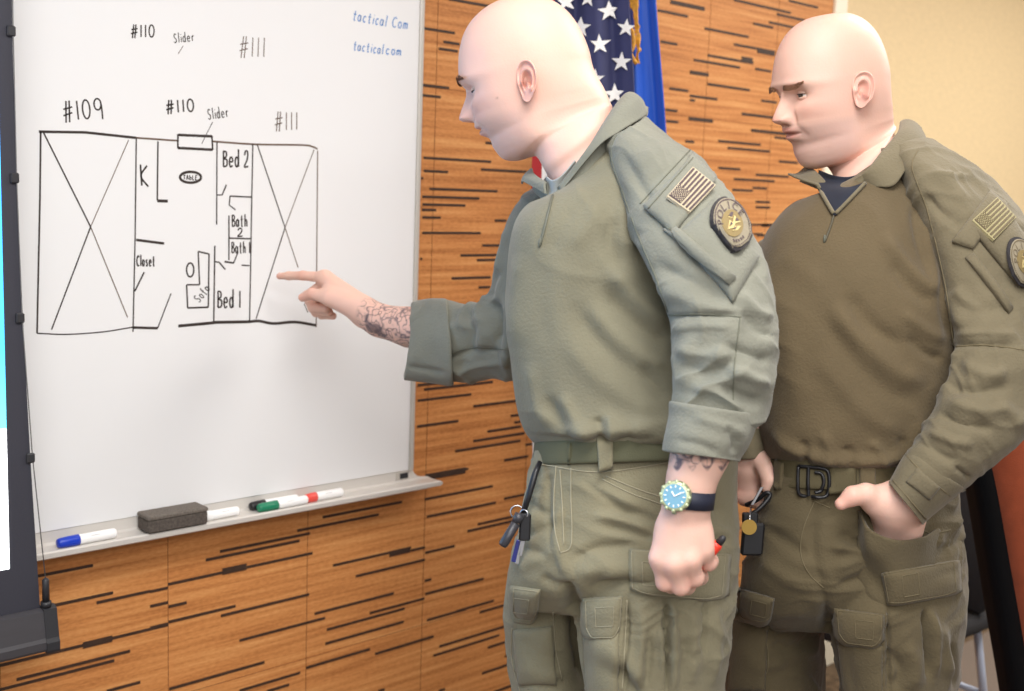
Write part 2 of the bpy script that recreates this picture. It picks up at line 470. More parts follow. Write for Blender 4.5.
X_END = onY(833, 8, WALL_Y)[0]
X_TRIM = onY(845, 8, WALL_Y)[0]
STRIPS = [  # (left, top, scale of the reading, [(x1, y1, x2, y2[, thick])])
 (410,0,8.533,[(95,42,115,45),(95,137,115,140),(95,235,380,285),(330,-5,690,52),(285,355,420,377),(245,415,405,437)]),
 (410,80,8.533,[(100,42,330,68),(100,128,260,147),(645,530,710,545),(115,660,690,700)]),
 (410,160,8.533,[(605,78,990,102),(118,92,322,102),(165,247,745,265),(105,314,590,325),(105,380,470,386),(100,425,220,426),(105,490,260,490),(722,515,820,517),(105,622,600,622),(95,155,110,157)]),
 (410,240,8.533,[(615,45,780,45),(430,132,760,126),(570,172,735,167),(355,328,685,315),(585,403,680,400),(88,160,102,160)]),
 (410,370,8.533,[(65,130,280,105),(120,168,705,98),(65,265,520,203),(540,306,920,262),(860,390,930,382),(890,447,940,440),(660,522,945,482),(540,605,975,538),(385,690,940,604),(60,482,410,433),(985,635,1060,630)]),
 (400,450,8.533,[(215,224,555,180,2.6),(550,165,580,158),(210,412,790,315),(230,562,815,453),(890,83,1090,55),(890,412,1100,372),(665,628,960,572),(575,688,1060,585)]),
 (400,530,8.533,[(215,188,465,140),(210,432,265,420),(215,543,710,416),(480,690,800,603),(680,690,1000,618)]),
 (400,610,8.533,[(230,77,560,0),(335,302,890,147),(285,382,845,220),(750,305,1100,220),(895,390,1000,365),(700,528,1000,450),(330,688,380,675),(800,690,1065,610)]),
 (280,490,7.27,[(310,190,885,93),(125,293,715,180),(385,542,950,425),(795,466,945,430,2.4),(950,437,1052,418),(550,622,1052,510)]),
 (280,585,6.52,[(225,182,740,57),(305,288,812,155),(295,378,805,243),(170,538,585,418),(620,442,1000,340),(640,688,680,683),(585,180,940,90)]),
 (150,510,7.27,[(508,297,1160,173),(405,360,1085,225),(130,548,1180,305),(525,438,700,420,2.4),(0,593,130,565)]),
 (150,596,7.27,[(0,75,130,45),(135,77,265,47),(135,187,620,73),(515,142,1155,-12),(0,232,130,200),(650,322,1270,160),(140,672,830,483),(650,690,1090,555),(850,690,1010,645)]),
 (20,540,7.27,[(130,260,530,185),(250,470,675,385),(555,455,945,372)]),
 (0,620,7.314,[(-200,384,1230,30),(605,180,820,140,2.2),(120,430,950,230),(-200,555,835,300),(780,518,1024,455)]),
 (640,0,5.12,[(155,10,330,45,1.6),(90,55,245,82),(330,147,555,187),(105,213,190,227),(480,228,690,265),(345,287,580,320),(275,307,510,345),(255,370,350,382,1.5),(590,353,670,365),(345,428,560,463),(150,455,245,463),(255,490,395,508),(255,512,280,515),(520,578,690,605),(255,605,370,620),(130,562,190,568),(135,620,195,625),(570,668,750,688),(480,0,770,65),(700,75,870,108),(580,122,680,140),(660,118,810,142),(760,0,910,42),(620,515,700,525),(520,300,575,312,2.2),(600,262,690,272,2)]),
 (640,100,6.4,[(310,118,465,135,1.5),(650,85,860,118),(710,192,940,215),(500,260,770,288),(560,305,830,330),(860,235,940,250),(500,435,640,442),(740,478,950,490),(600,503,860,522),(590,575,720,580),(720,560,810,567),(890,395,1010,400),(740,650,830,655),(740,685,830,688),(290,262,345,270)]),
]
def wall_panel():
    parts = [box(((X_END-.9)/2, WALL_Y+.05, 1.35), ((X_END+.9)/2,0,0), (0,.05,0), (0,0,1.35))]; ids = [0]*6
    def strip(x0, x1, z, h=.0052, t=.0008, mid=1):
        b = box(((x0+x1)/2, WALL_Y-t/2, z), (abs(x1-x0)/2,0,0), (0,t/2+.0002,0), (0,0,h/2))
        parts.append(b); ids.extend([mid]*6)
    r0 = np.random.default_rng(1)
    for x0, y0, s, L in STRIPS:
        for q in L:
            a = onY(x0+q[0]/s, y0+q[1]/s, WALL_Y); b = onY(x0+q[2]/s, y0+q[3]/s, WALL_Y)
            k = q[4] if len(q) > 4 else 1
            strip(a[0], b[0], (a[2]+b[2])/2, .0054*k*(1 if x0 < 600 else 1.2), .0008+.0002*k+r0.uniform(0,.0005))
    r = np.random.default_rng(3)
    for i in range(900):                                         # the rest of the wall
        x, z = r.uniform(-.8, X_END-.03), r.uniform(.03, 2.66); l = r.choice([.04,.09,.14,.2,.26])*r.uniform(.7,1.2)
        px, py, d = proj(np.array([[x,WALL_Y,z],[x+l,WALL_Y,z]]))
        seen = any((405 < a < 545) or (a < 440 and b > 478) or (636 < a < 850 and -40 < b < 220) for a, b in zip(px, py))
        if seen or d.min() < .3: continue
        strip(x, min(x+l, X_END-.005), z, .0054*r.choice([1,1,1,1.8]))
    xa = onY(168, 600, WALL_Y)[0]; xb = onY(424, 545, WALL_Y)[0]; w = (xb-xa)/2
    for k in range(-7, 8):
        x = xa+k*w
        if -.88 < x < X_END: strip(x-.0005, x+.0005, 1.35, 2.7, .0004, 2)
    zs = onY(300, 660, WALL_Y)[2]
    for k in range(0, 5): strip(-.89, X_END-.01, zs+k*.61, .0009, .0004, 2)
    return join(*parts), ids
vf, ids = wall_panel()
o = mk('wall_back', vf, [M_wood, M_strip, M_groove], smooth=False, kind='structure', mids=ids)
o = mk('wall_right', box(((X_END+7.5)/2, WALL_Y+.06, 1.35), ((7.5-X_END)/2,0,0), (0,.06,0), (0,0,1.35)), M_beige, smooth=False, kind='structure')
mk('trim_1', box(((X_END+X_TRIM)/2, WALL_Y-.004, 1.35), ((X_TRIM-X_END)/2,0,0), (0,.006,0), (0,0,1.35), .002), M_white_trim, smooth=False, kind='structure')
mk('baseboard_right', box(((X_TRIM+7.5)/2, WALL_Y-.006, .05), ((7.5-X_TRIM)/2,0,0), (0,.006,0), (0,0,.05), .003), M_white_trim, smooth=False, kind='structure')
yb = onY(985, 633, 1.0)                                           # where the border of the carpet ends
q = ray(985, 633); YB = (CAM+q*(-CAM[2]/q[2]))[1]
fl = join(box((3.0, (YB-3.5)/2, -.02), (4.5,0,0), (0,(YB+3.5)/2,0), (0,0,.02)), box((3.0, (YB+WALL_Y+.1)/2, -.02), (4.5,0,0), (0,(WALL_Y+.1-YB)/2,0), (0,0,.02)))
mk('floor', fl, [M_floor, M_floor2], smooth=False, kind='structure', mids=[0]*6+[1]*6)
mk('ceiling', box((3.0, -.7, 2.72), (4.5,0,0), (0,2.8,0), (0,0,.02)), M_ceil, smooth=False, kind='structure')

# ------------------------------------------------------------------ whiteboard
M_board = mat('board_white', srgb(236, 236, 237), .3, spec=.35, coat=.15)
M_alu = mat('board_aluminium', srgb(205, 200, 192), .4, metal=.25)
M_alu2 = mat('tray_aluminium', srgb(214, 209, 203), .45, metal=.1)
M_ink = mat('black_marker_ink', srgb(52, 42, 38), .7)
M_ink2 = mat('brown_black_marker_ink', srgb(104, 84, 70), .7)
M_blueink = mat('blue_marker_ink', srgb(70, 130, 200), .7)
M_dark = mat('dark_plastic', srgb(40, 40, 44), .5)
BY = WALL_Y-.022                                                  # face of the board
XR = onY(417.3, 120, BY)[0]; ZB = onY(414, 469, BY)[2]; ZT = ZB+1.22; XL = .22
wb = thing('whiteboard', ((XL+XR)/2, WALL_Y-.01, ZB), 'wall-mounted whiteboard with a marker floor plan and an aluminium pen tray', 'whiteboard')
mk('panel', box(((XL+XR)/2, BY+.010, (ZB+ZT)/2), ((XR-XL)/2,0,0), (0,.010,0), (0,0,(ZT-ZB)/2), .001), M_board, wb, smooth=False)
fr = .011
for a, b in (((XR+fr/2, ZB-.002, ZT+fr), 'v'), ((XL-fr/2, ZB-.002, ZT+fr), 'v')):
    mk('side_rail', box((a[0], BY+.008, (a[1]+a[2])/2), (fr/2,0,0), (0,.0125,0), (0,0,(a[2]-a[1])/2), .002), M_alu, wb, smooth=False)
mk('top_rail', box(((XL+XR)/2, BY+.008, ZT+fr/2), ((XR-XL)/2,0,0), (0,.0125,0), (0,0,fr/2), .002), M_alu, wb, smooth=False)
# tray: one extruded section
TD = .052                                                         # how far the tray comes out
sec = [(0.0,0.0),(-.004,0.0),(-.004,-.021),(-.009,-.0245),(-.030,-.0262),(-TD+.012,-.0262),(-TD+.008,-.0235),(-TD+.003,-.0228),(-TD,-.0255),
       (-TD+.0005,-.034),(-TD+.008,-.038),(-.03,-.038),(0.0,-.034)]
X0, X1 = XL-.02, XR+fr
n = len(sec)
def ext(stations):
    V = np.array([[x, BY+.006+a, ZB+b] for x, S in stations for a, b in S]); k = len(stations)
    Fc = [[i*n+j, i*n+(j+1) % n, (i+1)*n+(j+1) % n, (i+1)*n+j] for i in range(k-1) for j in range(n)]
    Fc += [list(range(n))[::-1], [(k-1)*n+i for i in range(n)]]
    return V, [f[::-1] for f in Fc]
tray = mk('pen_tray', ext([(X0, sec), (X1, sec)]), M_alu2, wb, smooth=False)
def low(k, q): return [(a-.004*q*(a > -.02), max(min(b, -.0228+(.0228)*k), -.038+.006*q)) for a, b in sec]
mk('tray_end', ext([(X1, sec), (X1+.006, low(.55,0)), (X1+.014, low(.25,.1)), (X1+.026, low(.08,.3)), (X1+.044, low(.0,.6)), (X1+.050, low(-.15,1.0))]), M_alu2, tray, smooth=False)
mk('maker_plate', join(box((X1-.028, BY+.0015, ZB-.0115), (.017,0,0), (0,.001,0), (0,0,.0085)), box((X1-.024, BY+.0003, ZB-.0115), (.011,0,0), (0,.0006,0), (0,0,.006))),
   [M_alu, M_dark], tray, smooth=False, mids=[0]*6+[1]*6, label='small dark grey plate on the tray')
TRAY_Z = ZB-.0260; TRAY_Y = BY+.006

# writing and drawing ----------------------------------------------
def on_board(pts): return np.array([onY(x, y, BY) for x, y in pts])
def ink(pts, w, sm=True):
    "one marker line; w in picture units at this distance"
    Q = on_board(pts); d = proj(Q)[2].mean()
    if sm and len(Q) > 2: Q = catmull(Q, 6*len(Q))
    T = nrm(Q[-1]-Q[-2]); 
    return ribbon(Q, (0,-1,0), w*d/F, .0003, .0001)
def T(x0, y0, s, pts): return [(x0+x/s, y0+y/s) for x, y in pts]
def arc(cx, cy, rx, ry, a0, a1, n=14):
    return [(cx+rx*math.cos(math.radians(a0+(a1-a0)*i/(n-1))), cy+ry*math.sin(math.radians(a0+(a1-a0)*i/(n-1)))) for i in range(n)]
GL = {  # strokes in a unit box, y down, 1 = base line
 '#': [[(.42,-.05),(.2,1.1)],[(.75,-.05),(.58,1.1)],[(.05,.38),(1,.3)],[(0,.72),(.95,.6)]],
 '1': [[(.5,0),(.5,1)]], '0': [arc(.5,.5,.38,.5,-90,290)],
 '9': [arc(.48,.3,.36,.3,0,360)+[(.84,.3),(.88,.6),(.86,1.12)]],
 '2': [[(.12,.28),(.3,.04),(.65,.02),(.8,.25),(.6,.6),(.1,1),(.9,.98)]],
 'S': [[(.85,.12),(.5,0),(.18,.2),(.35,.46),(.7,.58),(.75,.85),(.4,1),(.08,.88)]],
 'l': [[(.5,-.1),(.5,1)]], 'i': [[(.5,.4),(.5,1)],[(.5,.1),(.52,.16)]],
 'd': [arc(.42,.7,.32,.3,-20,340),[(.78,-.1),(.78,1)]],
 'e': [[(.15,.7),(.8,.66),(.65,.42),(.3,.45),(.15,.72),(.35,1),(.82,.92)]],
 'r': [[(.25,.4),(.28,1)],[(.28,.62),(.5,.42),(.8,.45)]],
 'B': [[(.15,0),(.15,1)],[(.12,.02),(.7,.08),(.72,.36),(.18,.48),(.85,.58),(.82,.92),(.12,1)]],
 'a': [arc(.42,.7,.32,.3,-20,340),[(.76,.42),(.8,1)]],
 't': [[(.45,.05),(.48,.95),(.75,.95)],[(.15,.4),(.8,.38)]], 'h': [[(.2,-.05),(.2,1)],[(.2,.6),(.5,.42),(.75,.55),(.78,1)]],
 'C': [[(.9,.15),(.55,0),(.15,.3),(.15,.75),(.5,1),(.9,.9)]], 'o': [arc(.5,.7,.33,.3,-90,270)],
 's': [[(.75,.45),(.4,.42),(.3,.6),(.65,.75),(.6,.98),(.2,.95)]], 'K': [[(.1,0),(.25,1)],[(.8,.05),(.15,.55),(.95,1.05)]],
 'b': [[(.2,-.05),(.2,1)],arc(.52,.7,.32,.3,0,360)], 'f': [[(.75,.05),(.5,.05),(.45,.4),(.42,1.1)],[(.15,.48),(.75,.45)]],
 'c': [[(.8,.5),(.5,.4),(.2,.65),(.4,1),(.8,.92)]], 'm': [[(.08,.42),(.1,1)],[(.1,.58),(.35,.42),(.48,.6),(.5,1)],[(.5,.6),(.75,.42),(.9,.6),(.92,1)]],
 'T': [[(.05,.05),(.95,0)],[(.5,.02),(.48,1)]], 'A': [[(.1,1),(.5,0),(.9,1)],[(.25,.65),(.75,.62)]], 'L': [[(.2,0),(.2,1),(.85,.98)]], 'E': [[(.85,.02),(.2,.03),(.2,1),(.9,.97)],[(.2,.5),(.7,.48)]],
 ' ': [],
}
def write(txt, x, y, h, cw, w, ang=0., slant=0.0):
    "hand lettering: top-left of the first letter at (x, y), height h, letter advance cw"
    out = []; ca, sa = math.cos(math.radians(ang)), math.sin(math.radians(ang)); k = 0
    for i, ch in enumerate(txt):
        adv = cw*(.55 if ch in '1li ' else 1.)
        for st in GL[ch]:
            jx = .0
            pts = [((k+px*adv*.8+(1-py)*slant*h), py*h) for px, py in st]
            out.append(ink([(x+ca*a-sa*b, y+sa*a+ca*b) for a, b in pts], w))
        k += adv
    return out
g2 = (20, 90, 2.7625)
def L(w, *pts, sm=False): return ink(T(*g2, pts), w, sm)
blk = [L(1.8,(57,115),(55,300),(51,480),(47,672)), L(2.6,(52,115),(180,117),(320,132)), 
 L(1.3,(47,672),(130,675),(230,668),(312,655),sm=True), L(1.5,(65,118),(195,378)), L(1.4,(195,378),(87,662)),
 L(1.4,(321,132),(318,400),(312,668)), L(1.6,(381,142),(379,305)), L(3.0,(379,306),(408,307)),
 L(2.6,(437,124),(530,128)), L(1.8,(530,126),(532,165)), L(2.6,(532,165),(436,160)), L(1.8,(436,122),(436,161)),
 L(1.4,(544,143),(543,372)), L(1.5,(544,290),(558,290),(570,262)), L(1.4,(643,148),(640,300),(637,480),(634,640)),
 L(1.5,(640,296),(580,293)), L(1.4,(580,293),(578,318),(595,331)), L(1.5,(577,347),(577,470)), L(1.5,(577,409),(637,411)),
 L(1.8,(590,478),(565,474)), L(1.4,(590,478),(602,448)), L(1.4,(612,484),(634,485)), L(1.6,(538,430),(535,640)), L(1.5,(538,474),(550,476),(567,496)),
 L(3.0,(437,652),(535,643)), L(3.0,(535,642),(635,640)), L(2.8,(635,640),(660,638),(700,645),(760,641),(817,650),sm=True), L(2.6,(312,656),(380,658)), L(1.2,(380,658),(417,562)),
 L(2.6,(321,414),(398,424)), L(1.6,(317,556),(343,503)),
 L(1.6,(492,446),(522,453)), L(1.6,(522,453),(520,600)), L(1.8,(520,600),(463,602)), L(1.6,(463,602),(460,538)), L(1.5,(460,538),(496,538)), L(1.5,(496,538),(492,446)),
 L(1.7,*arc(470,497,10,19,0,360,18),sm=True), L(2.6,*arc(471,241,29,15,0,360,22),sm=True), L(.7,(532,88),(502,148)),
 L(1.2,(655,150),(732,380)), L(1.2,(732,380),(652,632))]
brn = [L(1.8,(320,132),(435,140)), L(1.8,(533,142),(650,150),(780,152),(806,156),(822,163),sm=True), L(1.2,(822,168),(818,655)),
 L(1.0,(297,628),(195,378)), L(.9,(195,378),(300,138)), L(.9,(732,380),(812,165)), L(.9,(732,380),(768,490)), L(.9,(785,590),(795,615))]
def W(txt, X, Y, h, cw, w, ang=0, slant=0): s = 2.7625; return write(txt, 20+X/s, 90+Y/s, h/s, cw/s, w, ang, slant)
mk('floor_plan_drawing', join(*blk), M_ink, wb, smooth=False, label='black marker floor plan')
mk('faint_drawing_lines', join(*brn), M_ink2, wb, smooth=False, label='thinner brownish marker lines')
for txt, st in (('#109', W('#109',116,34,52,33,1.6,-6)), ('#110 over the plan', W('#110',402,30,34,27,1.6,-4)), ('Slider over the plan', W('Slider',516,54,28,12,1.0,-8)), ('K', W('K',330,206,58,32,1.8)), ('Table', W('TAbLE',451,235,12,8.2,.9,2)),
                ('Bed 2', W('Bed 2',560,168,44,16.5,1.7)), ('Bath 2', W('Bath',585,345,32,11.5,1.4)+W('2',600,382,22,20,1.4)), ('Bath 1', W('Bath 1',584,420,30,10.5,1.3)), ('Closet', W('Closet',322,458,28,9.5,1.4)), ('Sofa', W('Sofa',478,574,22,13,1.0,-52)),
                ('Bed 1', W('Bed 1',545,555,46,16.5,1.7)), ('#110 at the top', write('#110', 131, 25, 12, 8.2, 1.4, 0)), ('Slider at the top', write('Slider', 173, 34, 9, 4.3, .9, -6)), ('#111 over the plan', W('#111',704,62,48,26,1.1,0)), ('#111 at the top', write('#111', 240, 37, 19, 10.5, 1.0, 2))):
    mk('written_label', join(*st), M_ink2 if '111' in txt else M_ink, wb, smooth=False, label='handwritten '+txt)
mk('arrow_line', ink([(183,46),(178,54)], .7), M_ink2, wb, smooth=False)
for txt, st in (('upper blue note reading tactical Com', write('tactical', 354, 10, 10, 5.0, 1.0, 11)+write('Com', 393, 17, 10, 5.6, 1.0, 8)), ('lower blue note reading tactical com', write('tactical', 354, 41, 9, 4.4, 1.0, 8)+write('com', 386, 45, 9, 5.6, 1.1, 6))):
    mk('blue_note', join(*st), M_blueink, wb, smooth=False, label=txt)

# ------------------------------------------------------------------ things on the tray
M_mwhite = mat('marker_white', srgb(248, 248, 248), .35)
M_mblue = mat('marker_blue', srgb(20, 60, 190), .35); M_mgreen = mat('marker_green', srgb(30, 130, 95), .35)
M_mred = mat('marker_red', srgb(235, 85, 75), .35); M_mblack = mat('marker_black', srgb(25, 25, 28), .35)
M_print = mat('marker_print', srgb(150, 150, 150), .5)
def marker(px0, px1, out, capcol, cap_left, label, ang=0.0, lift=0.0, capfrac=.42):
    """marker lying along the tray between two picture columns; out = metres in front of the board, ang turns it"""
    r = .0092
    y = TRAY_Y-out; z = TRAY_Z+r+lift
    a = onY(px0, 520, y)[0]
    for _ in range(8):
        a += (px0-proj(np.array([a, y, z]))[0])*.0018
    b = a+.05
    for _ in range(14):
        b += (px1-proj(np.array([b, y, z]))[0])*.0018
    ln = b-a; d = nrm((math.cos(ang), math.sin(ang), 0)); A = np.array([a, y, z]); B = A+d*ln
    if not cap_left: A, B, d = B, A, -d
    t = thing('whiteboard_marker', ((A+B)/2-[0,0,r]), label, 'marker', 'whiteboard markers on the pen tray')
    cl = ln*capfrac
    def lathe(s0, prof): return tube([s0+d*p[0] for p in prof], [p[1] for p in prof], 20)
    mk('cap', lathe(A, [(0,.0055),(.0008,.0072),(.004,.0086),(cl*.6,.0096),(cl,.0099),(cl+.0006,.0092)]), capcol, t)
    barrel = mk('barrel', lathe(A, [(cl-.001,.0088),(cl+.001,.0090),(ln-.004,.0090),(ln-.0018,.0086),(ln,.0070),(ln+.0004,.002)]), M_mwhite, t)
    s = A+d*(cl+.02)+np.array([0,-.0073,.0055])
    mk('printed_lines', join(*[ribbon(np.array([s+d*k+[0,0,-.0011*j], s+d*(k+l)+[0,0,-.0011*j]]), nrm((0,-.8,.6)), .0007, .0002, .0) for j, k, l in ((0,0,.016),(2,.002,.01))]), M_print, barrel, smooth=False)
    return t
marker(57, 116, .030, M_mblue, True, 'white marker with a blue cap at the left end of the tray', .02, capfrac=.36)
marker(199, 238, .026, M_mwhite, True, 'plain white marker lying behind the grey eraser', .0, capfrac=.3)
marker(250, 297, .0155, M_mblack, True, 'white marker with a black cap behind the green-capped one', .0, capfrac=.3)
marker(258, 307, .0345, M_mgreen, True, 'white marker with a green cap in the middle of the tray', .015, capfrac=.38)
marker(305, 342, .026, M_mred, True, 'white marker with a red cap, nearest the tray\'s free end', .0, capfrac=.28)
M_felt = mat('eraser_felt', srgb(112, 104, 96), .95, var=(300, .35), bump=(400, .003)); M_felt2 = mat('eraser_dark', srgb(88, 80, 74), .95, var=(200, .4), bump=(400, .003))
ey = TRAY_Y-.0325; TRAY_E = TRAY_Z+.0035
ea = onY(143, 520, ey)[0]; eb = onY(202, 515, ey)[0]
et = thing('board_eraser', ((ea+eb)/2, ey, TRAY_E), 'grey felt board eraser lying on the pen tray', 'eraser')
mk('felt_pad', box(((ea+eb)/2, ey, TRAY_E+.0125), ((eb-ea)/2,0,0), (0,.024,0), (0,0,.0125), .003), M_felt2, et, smooth=False)
mk('backing', box(((ea+eb)/2, ey, TRAY_E+.0285), ((eb-ea)/2+.001,0,0), (0,.025,0), (0,0,.0045), .003), M_felt, et, smooth=False)

# ------------------------------------------------------------------ projection screen
SY = 1.83
M_sblack = mat('screen_border', srgb(52, 52, 62), .7, var=(500, .12)); M_bar = mat('screen_bar', srgb(64, 62, 66), .45, var=(90, .06, (.2, 1, 1)))
M_cap = mat('screen_cap', srgb(46, 46, 50), .45)
M_cord = mat('cord_grey', srgb(110, 108, 108), .6)
def screen_image_mat():
    m = mat('screen_picture', srgb(40, 130, 200), .8); nt = m.node_tree; b = nt.nodes['Principled BSDF']
    tc = nt.nodes.new('ShaderNodeTexCoord'); sp = nt.nodes.new('ShaderNodeSeparateXYZ'); nt.links.new(tc.outputs['Object'], sp.inputs['Vector'])
    cr = nt.nodes.new('ShaderNodeValToRGB'); cr.color_ramp.interpolation = 'LINEAR'; e = cr.color_ramp.elements
    e[0].position = 0; e[0].color = srgb(245, 248, 250); e[1].position = 1; e[1].color = srgb(30, 150, 205)
    for p, c in ((.19, srgb(245,248,250)), (.195, srgb(90,190,205)), (.3, srgb(60,165,225)), (.6, srgb(50,140,225))):
        x = e.new(p); x.color = c
    mr = nt.nodes.new('ShaderNodeMapRange'); mr.inputs['From Min'].default_value = .08; mr.inputs['From Max'].default_value = 1.25
    nt.links.new(sp.outputs['Z'], mr.inputs['Value']); nt.links.new(mr.outputs['Result'], cr.inputs['Fac'])
    nt.links.new(cr.outputs['Color'], b.inputs['Base Color']); nt.links.new(cr.outputs['Color'], b.inputs['Emission Color']); b.inputs['Emission Strength'].default_value = 3.0
    return m
zb = onY(30, 612, SY)[2]; zbar = onY(30, 645, SY)[2]
edge = [(43,640),(40,605),(35,530),(30,450),(23,318),(17,175),(13,60),(11,-60),(9,-160)]
ed = catmull(np.array([onY(x, y, SY) for x, y in edge]), 30)
Xs = -1.1; zt = ed[-1][2]
scr = thing('projection_screen', (Xs/2, SY, zb), 'projection screen with black border hanging left of the whiteboard', 'projection screen')
ORG[scr] = np.array(scr.location)
fab = np.vstack([[[Xs, SY, p[2]], [p[0], SY, p[2]], [p[0], SY+.002, p[2]], [Xs, SY+.002, p[2]]] for p in ed])
mk('screen_cloth', (fab, [f[::-1] for f in grid_faces(30, 4)]), M_sblack, scr, smooth=False)
xi = onY(3.2, 300, SY)[0]; zi0 = onY(2, 570, SY)[2]
mk('picture_area', box(((Xs+.1+xi)/2, SY-.0008, (zi0+zt)/2), ((xi-Xs-.1)/2,0,0), (0,.0007,0), (0,0,(zt-zi0)/2)), screen_image_mat(), scr, smooth=False, label='bright blue projected picture')
xe = onY(46, 630, SY-.02)[0]
bs = [(-.019,-.004),(-.021,.0),(-.021,.012),(-.018,.018),(-.010,.060),(0.,.064),(.010,.062),(.018,.02),(.018,-.004)]
zc_ = zbar-.004
V = np.array([[x, SY-.004+a, zc_+b] for x in (Xs, xe) for a, b in bs]); n = len(bs)
Fc = [[i, (i+1) % n, n+(i+1) % n, n+i] for i in range(n)] + [list(range(n))[::-1], [n+i for i in range(n)]]
bar = mk('bottom_bar', (V, Fc), M_bar, scr, smooth=False)
cs = np.array(bs)*1.1+[0,-.003]
V = np.array([[x, SY-.004+a, zc_+b] for x in (xe-.001, xe+.020) for a, b in cs])
mk('end_cap', (V, Fc), M_cap, bar, smooth=False)
pt = np.array([xe+.006, SY-.006, zc_+.066])
mk('tension_post', join(tube([pt, pt+[0,0,.008]], .0085, 14), tube([pt+[0,0,.008], pt+[0,0,.044], pt+[0,0,.047]], [.0058,.0055,.003], 14)), M_cap, bar)
ptop = pt+np.array([0,0,.046])
tb = [(31,458),(20.5,318),(15.0,178),(11.5,31)]
cord = [ptop]+[onY(x+1.6, y, SY-.003) for x, y in tb]+[onY(11,-120,SY-.003)]
mk('tension_cord', tube(np.array(cord), .0009, 6), M_cord, scr, label='thin grey cord')
for x, y in tb:
    c = onY(x-.5, y, SY-.002); mk('cord_tab', box(c, (.0065,0,0), (0,.003,0), (0,0,.008), .002), M_cap, scr, smooth=False)
# ================================================================== FIGURE TOOLS
RH = np.array([math.cos(YAW), -math.sin(YAW), 0.]); FH = np.array([math.sin(YAW), math.cos(YAW), 0.]); ZU = np.array([0,0,1.])
def sheet(curves, t=.002, nu=None, nv=40, bulge=0.):
    "cloth sheet through rows of points (x, y, depth), given real thickness"
    K = np.array([catmull(np.array([P(*p) for p in c]), nv) for c in curves])
    nu = nu or len(curves)*8
    G = catmull(K, nu); n = nu*nv
    du = np.gradient(G, axis=0); dv = np.gradient(G, axis=1); N = np.cross(du, dv); N /= np.linalg.norm(N, axis=2, keepdims=True)+1e-12
    vd = G-CAM
    if (N*vd).sum() > 0: N = -N
    top = G+N*t/2; bot = G-N*t/2
    V = np.vstack([top.reshape(-1,3), bot.reshape(-1,3)]); Fc = []
    for i in range(nu-1):
        for j in range(nv-1):
            f = [i*nv+j, i*nv+j+1, (i+1)*nv+j+1, (i+1)*nv+j]; Fc.append(f); Fc.append([n+k for k in f[::-1]])
    bd = [(0,j) for j in range(nv)]+[(i,nv-1) for i in range(1,nu)]+[(nu-1,j) for j in range(nv-2,-1,-1)]+[(i,0) for i in range(nu-2,0,-1)]
    bi = [i*nv+j for i,j in bd]
    for k in range(len(bi)):
        p, q = bi[k], bi[(k+1) % len(bi)]; Fc.append([q, p, n+p, n+q])
    a0 = V[Fc[0][0]]; nn = np.cross(V[Fc[0][1]]-a0, V[Fc[0][3]]-a0)
    if nn @ N[0,0] < 0: Fc = [f[::-1] for f in Fc]
    return V, Fc
def frame(alpha, pitch, roll=0.):
    "axes (forward, left, up) of a head that faces picture-left, alpha degrees towards the camera, pitched down"
    a, p, r = map(math.radians, (alpha, pitch, roll))
    f = -RH*math.cos(a)-FH*math.sin(a); l = np.cross(ZU, f); u = ZU
    f, u = f*math.cos(p)-u*math.sin(p), u*math.cos(p)+f*math.sin(p)
    l, u = l*math.cos(r)+u*math.sin(r), u*math.cos(r)-l*math.sin(r)
    return np.stack([f, l, u])
HEAD = [ # front x z, back x z, half width, roundness front, back
 (.004,.1305,-.004,.1305,.004,2,2),(.030,.1285,-.033,.1275,.036,2,2),(.056,.118,-.059,.115,.056,2,2.05),(.075,.101,-.078,.094,.068,2.05,2.1),(.087,.080,-.089,.069,.0745,2.15,2.15),
 (.0935,.060,-.0940,.046,.077,2.3,2.15),(.0965,.044,-.0955,.028,.0775,2.45,2.2),(.0967,.035,-.0950,.017,.077,2.5,2.2),(.0915,.024,-.0935,.007,.0755,2.5,2.2),(.0895,.012,-.0915,-.002,.0745,2.4,2.2),
 (.0905,.0,-.0895,-.010,.073,2.3,2.2),(.0915,-.012,-.0880,-.017,.071,2.2,2.2),(.0915,-.022,-.0865,-.024,.069,2.15,2.2),(.0925,-.031,-.085,-.030,.0675,2.1,2.2),(.0915,-.040,-.0842,-.034,.0663,2.05,2.2),
 (.0895,-.049,-.0836,-.038,.0652,2.0,2.2),(.0862,-.059,-.0832,-.041,.064,1.95,2.2),(.0885,-.072,-.083,-.044,.0626,1.88,2.2),(.0865,-.085,-.083,-.047,.0612,1.85,2.2),(.078,-.095,-.083,-.049,.060,1.85,2.2),
 (.062,-.1005,-.083,-.051,.0592,1.9,2.2),(.042,-.100,-.0835,-.053,.0588,2.0,2.2),(.026,-.101,-.084,-.055,.0586,2.1,2.2)]
def interp(z, K): K = sorted(K); return np.interp(z, [k[0] for k in K], [k[1] for k in K])
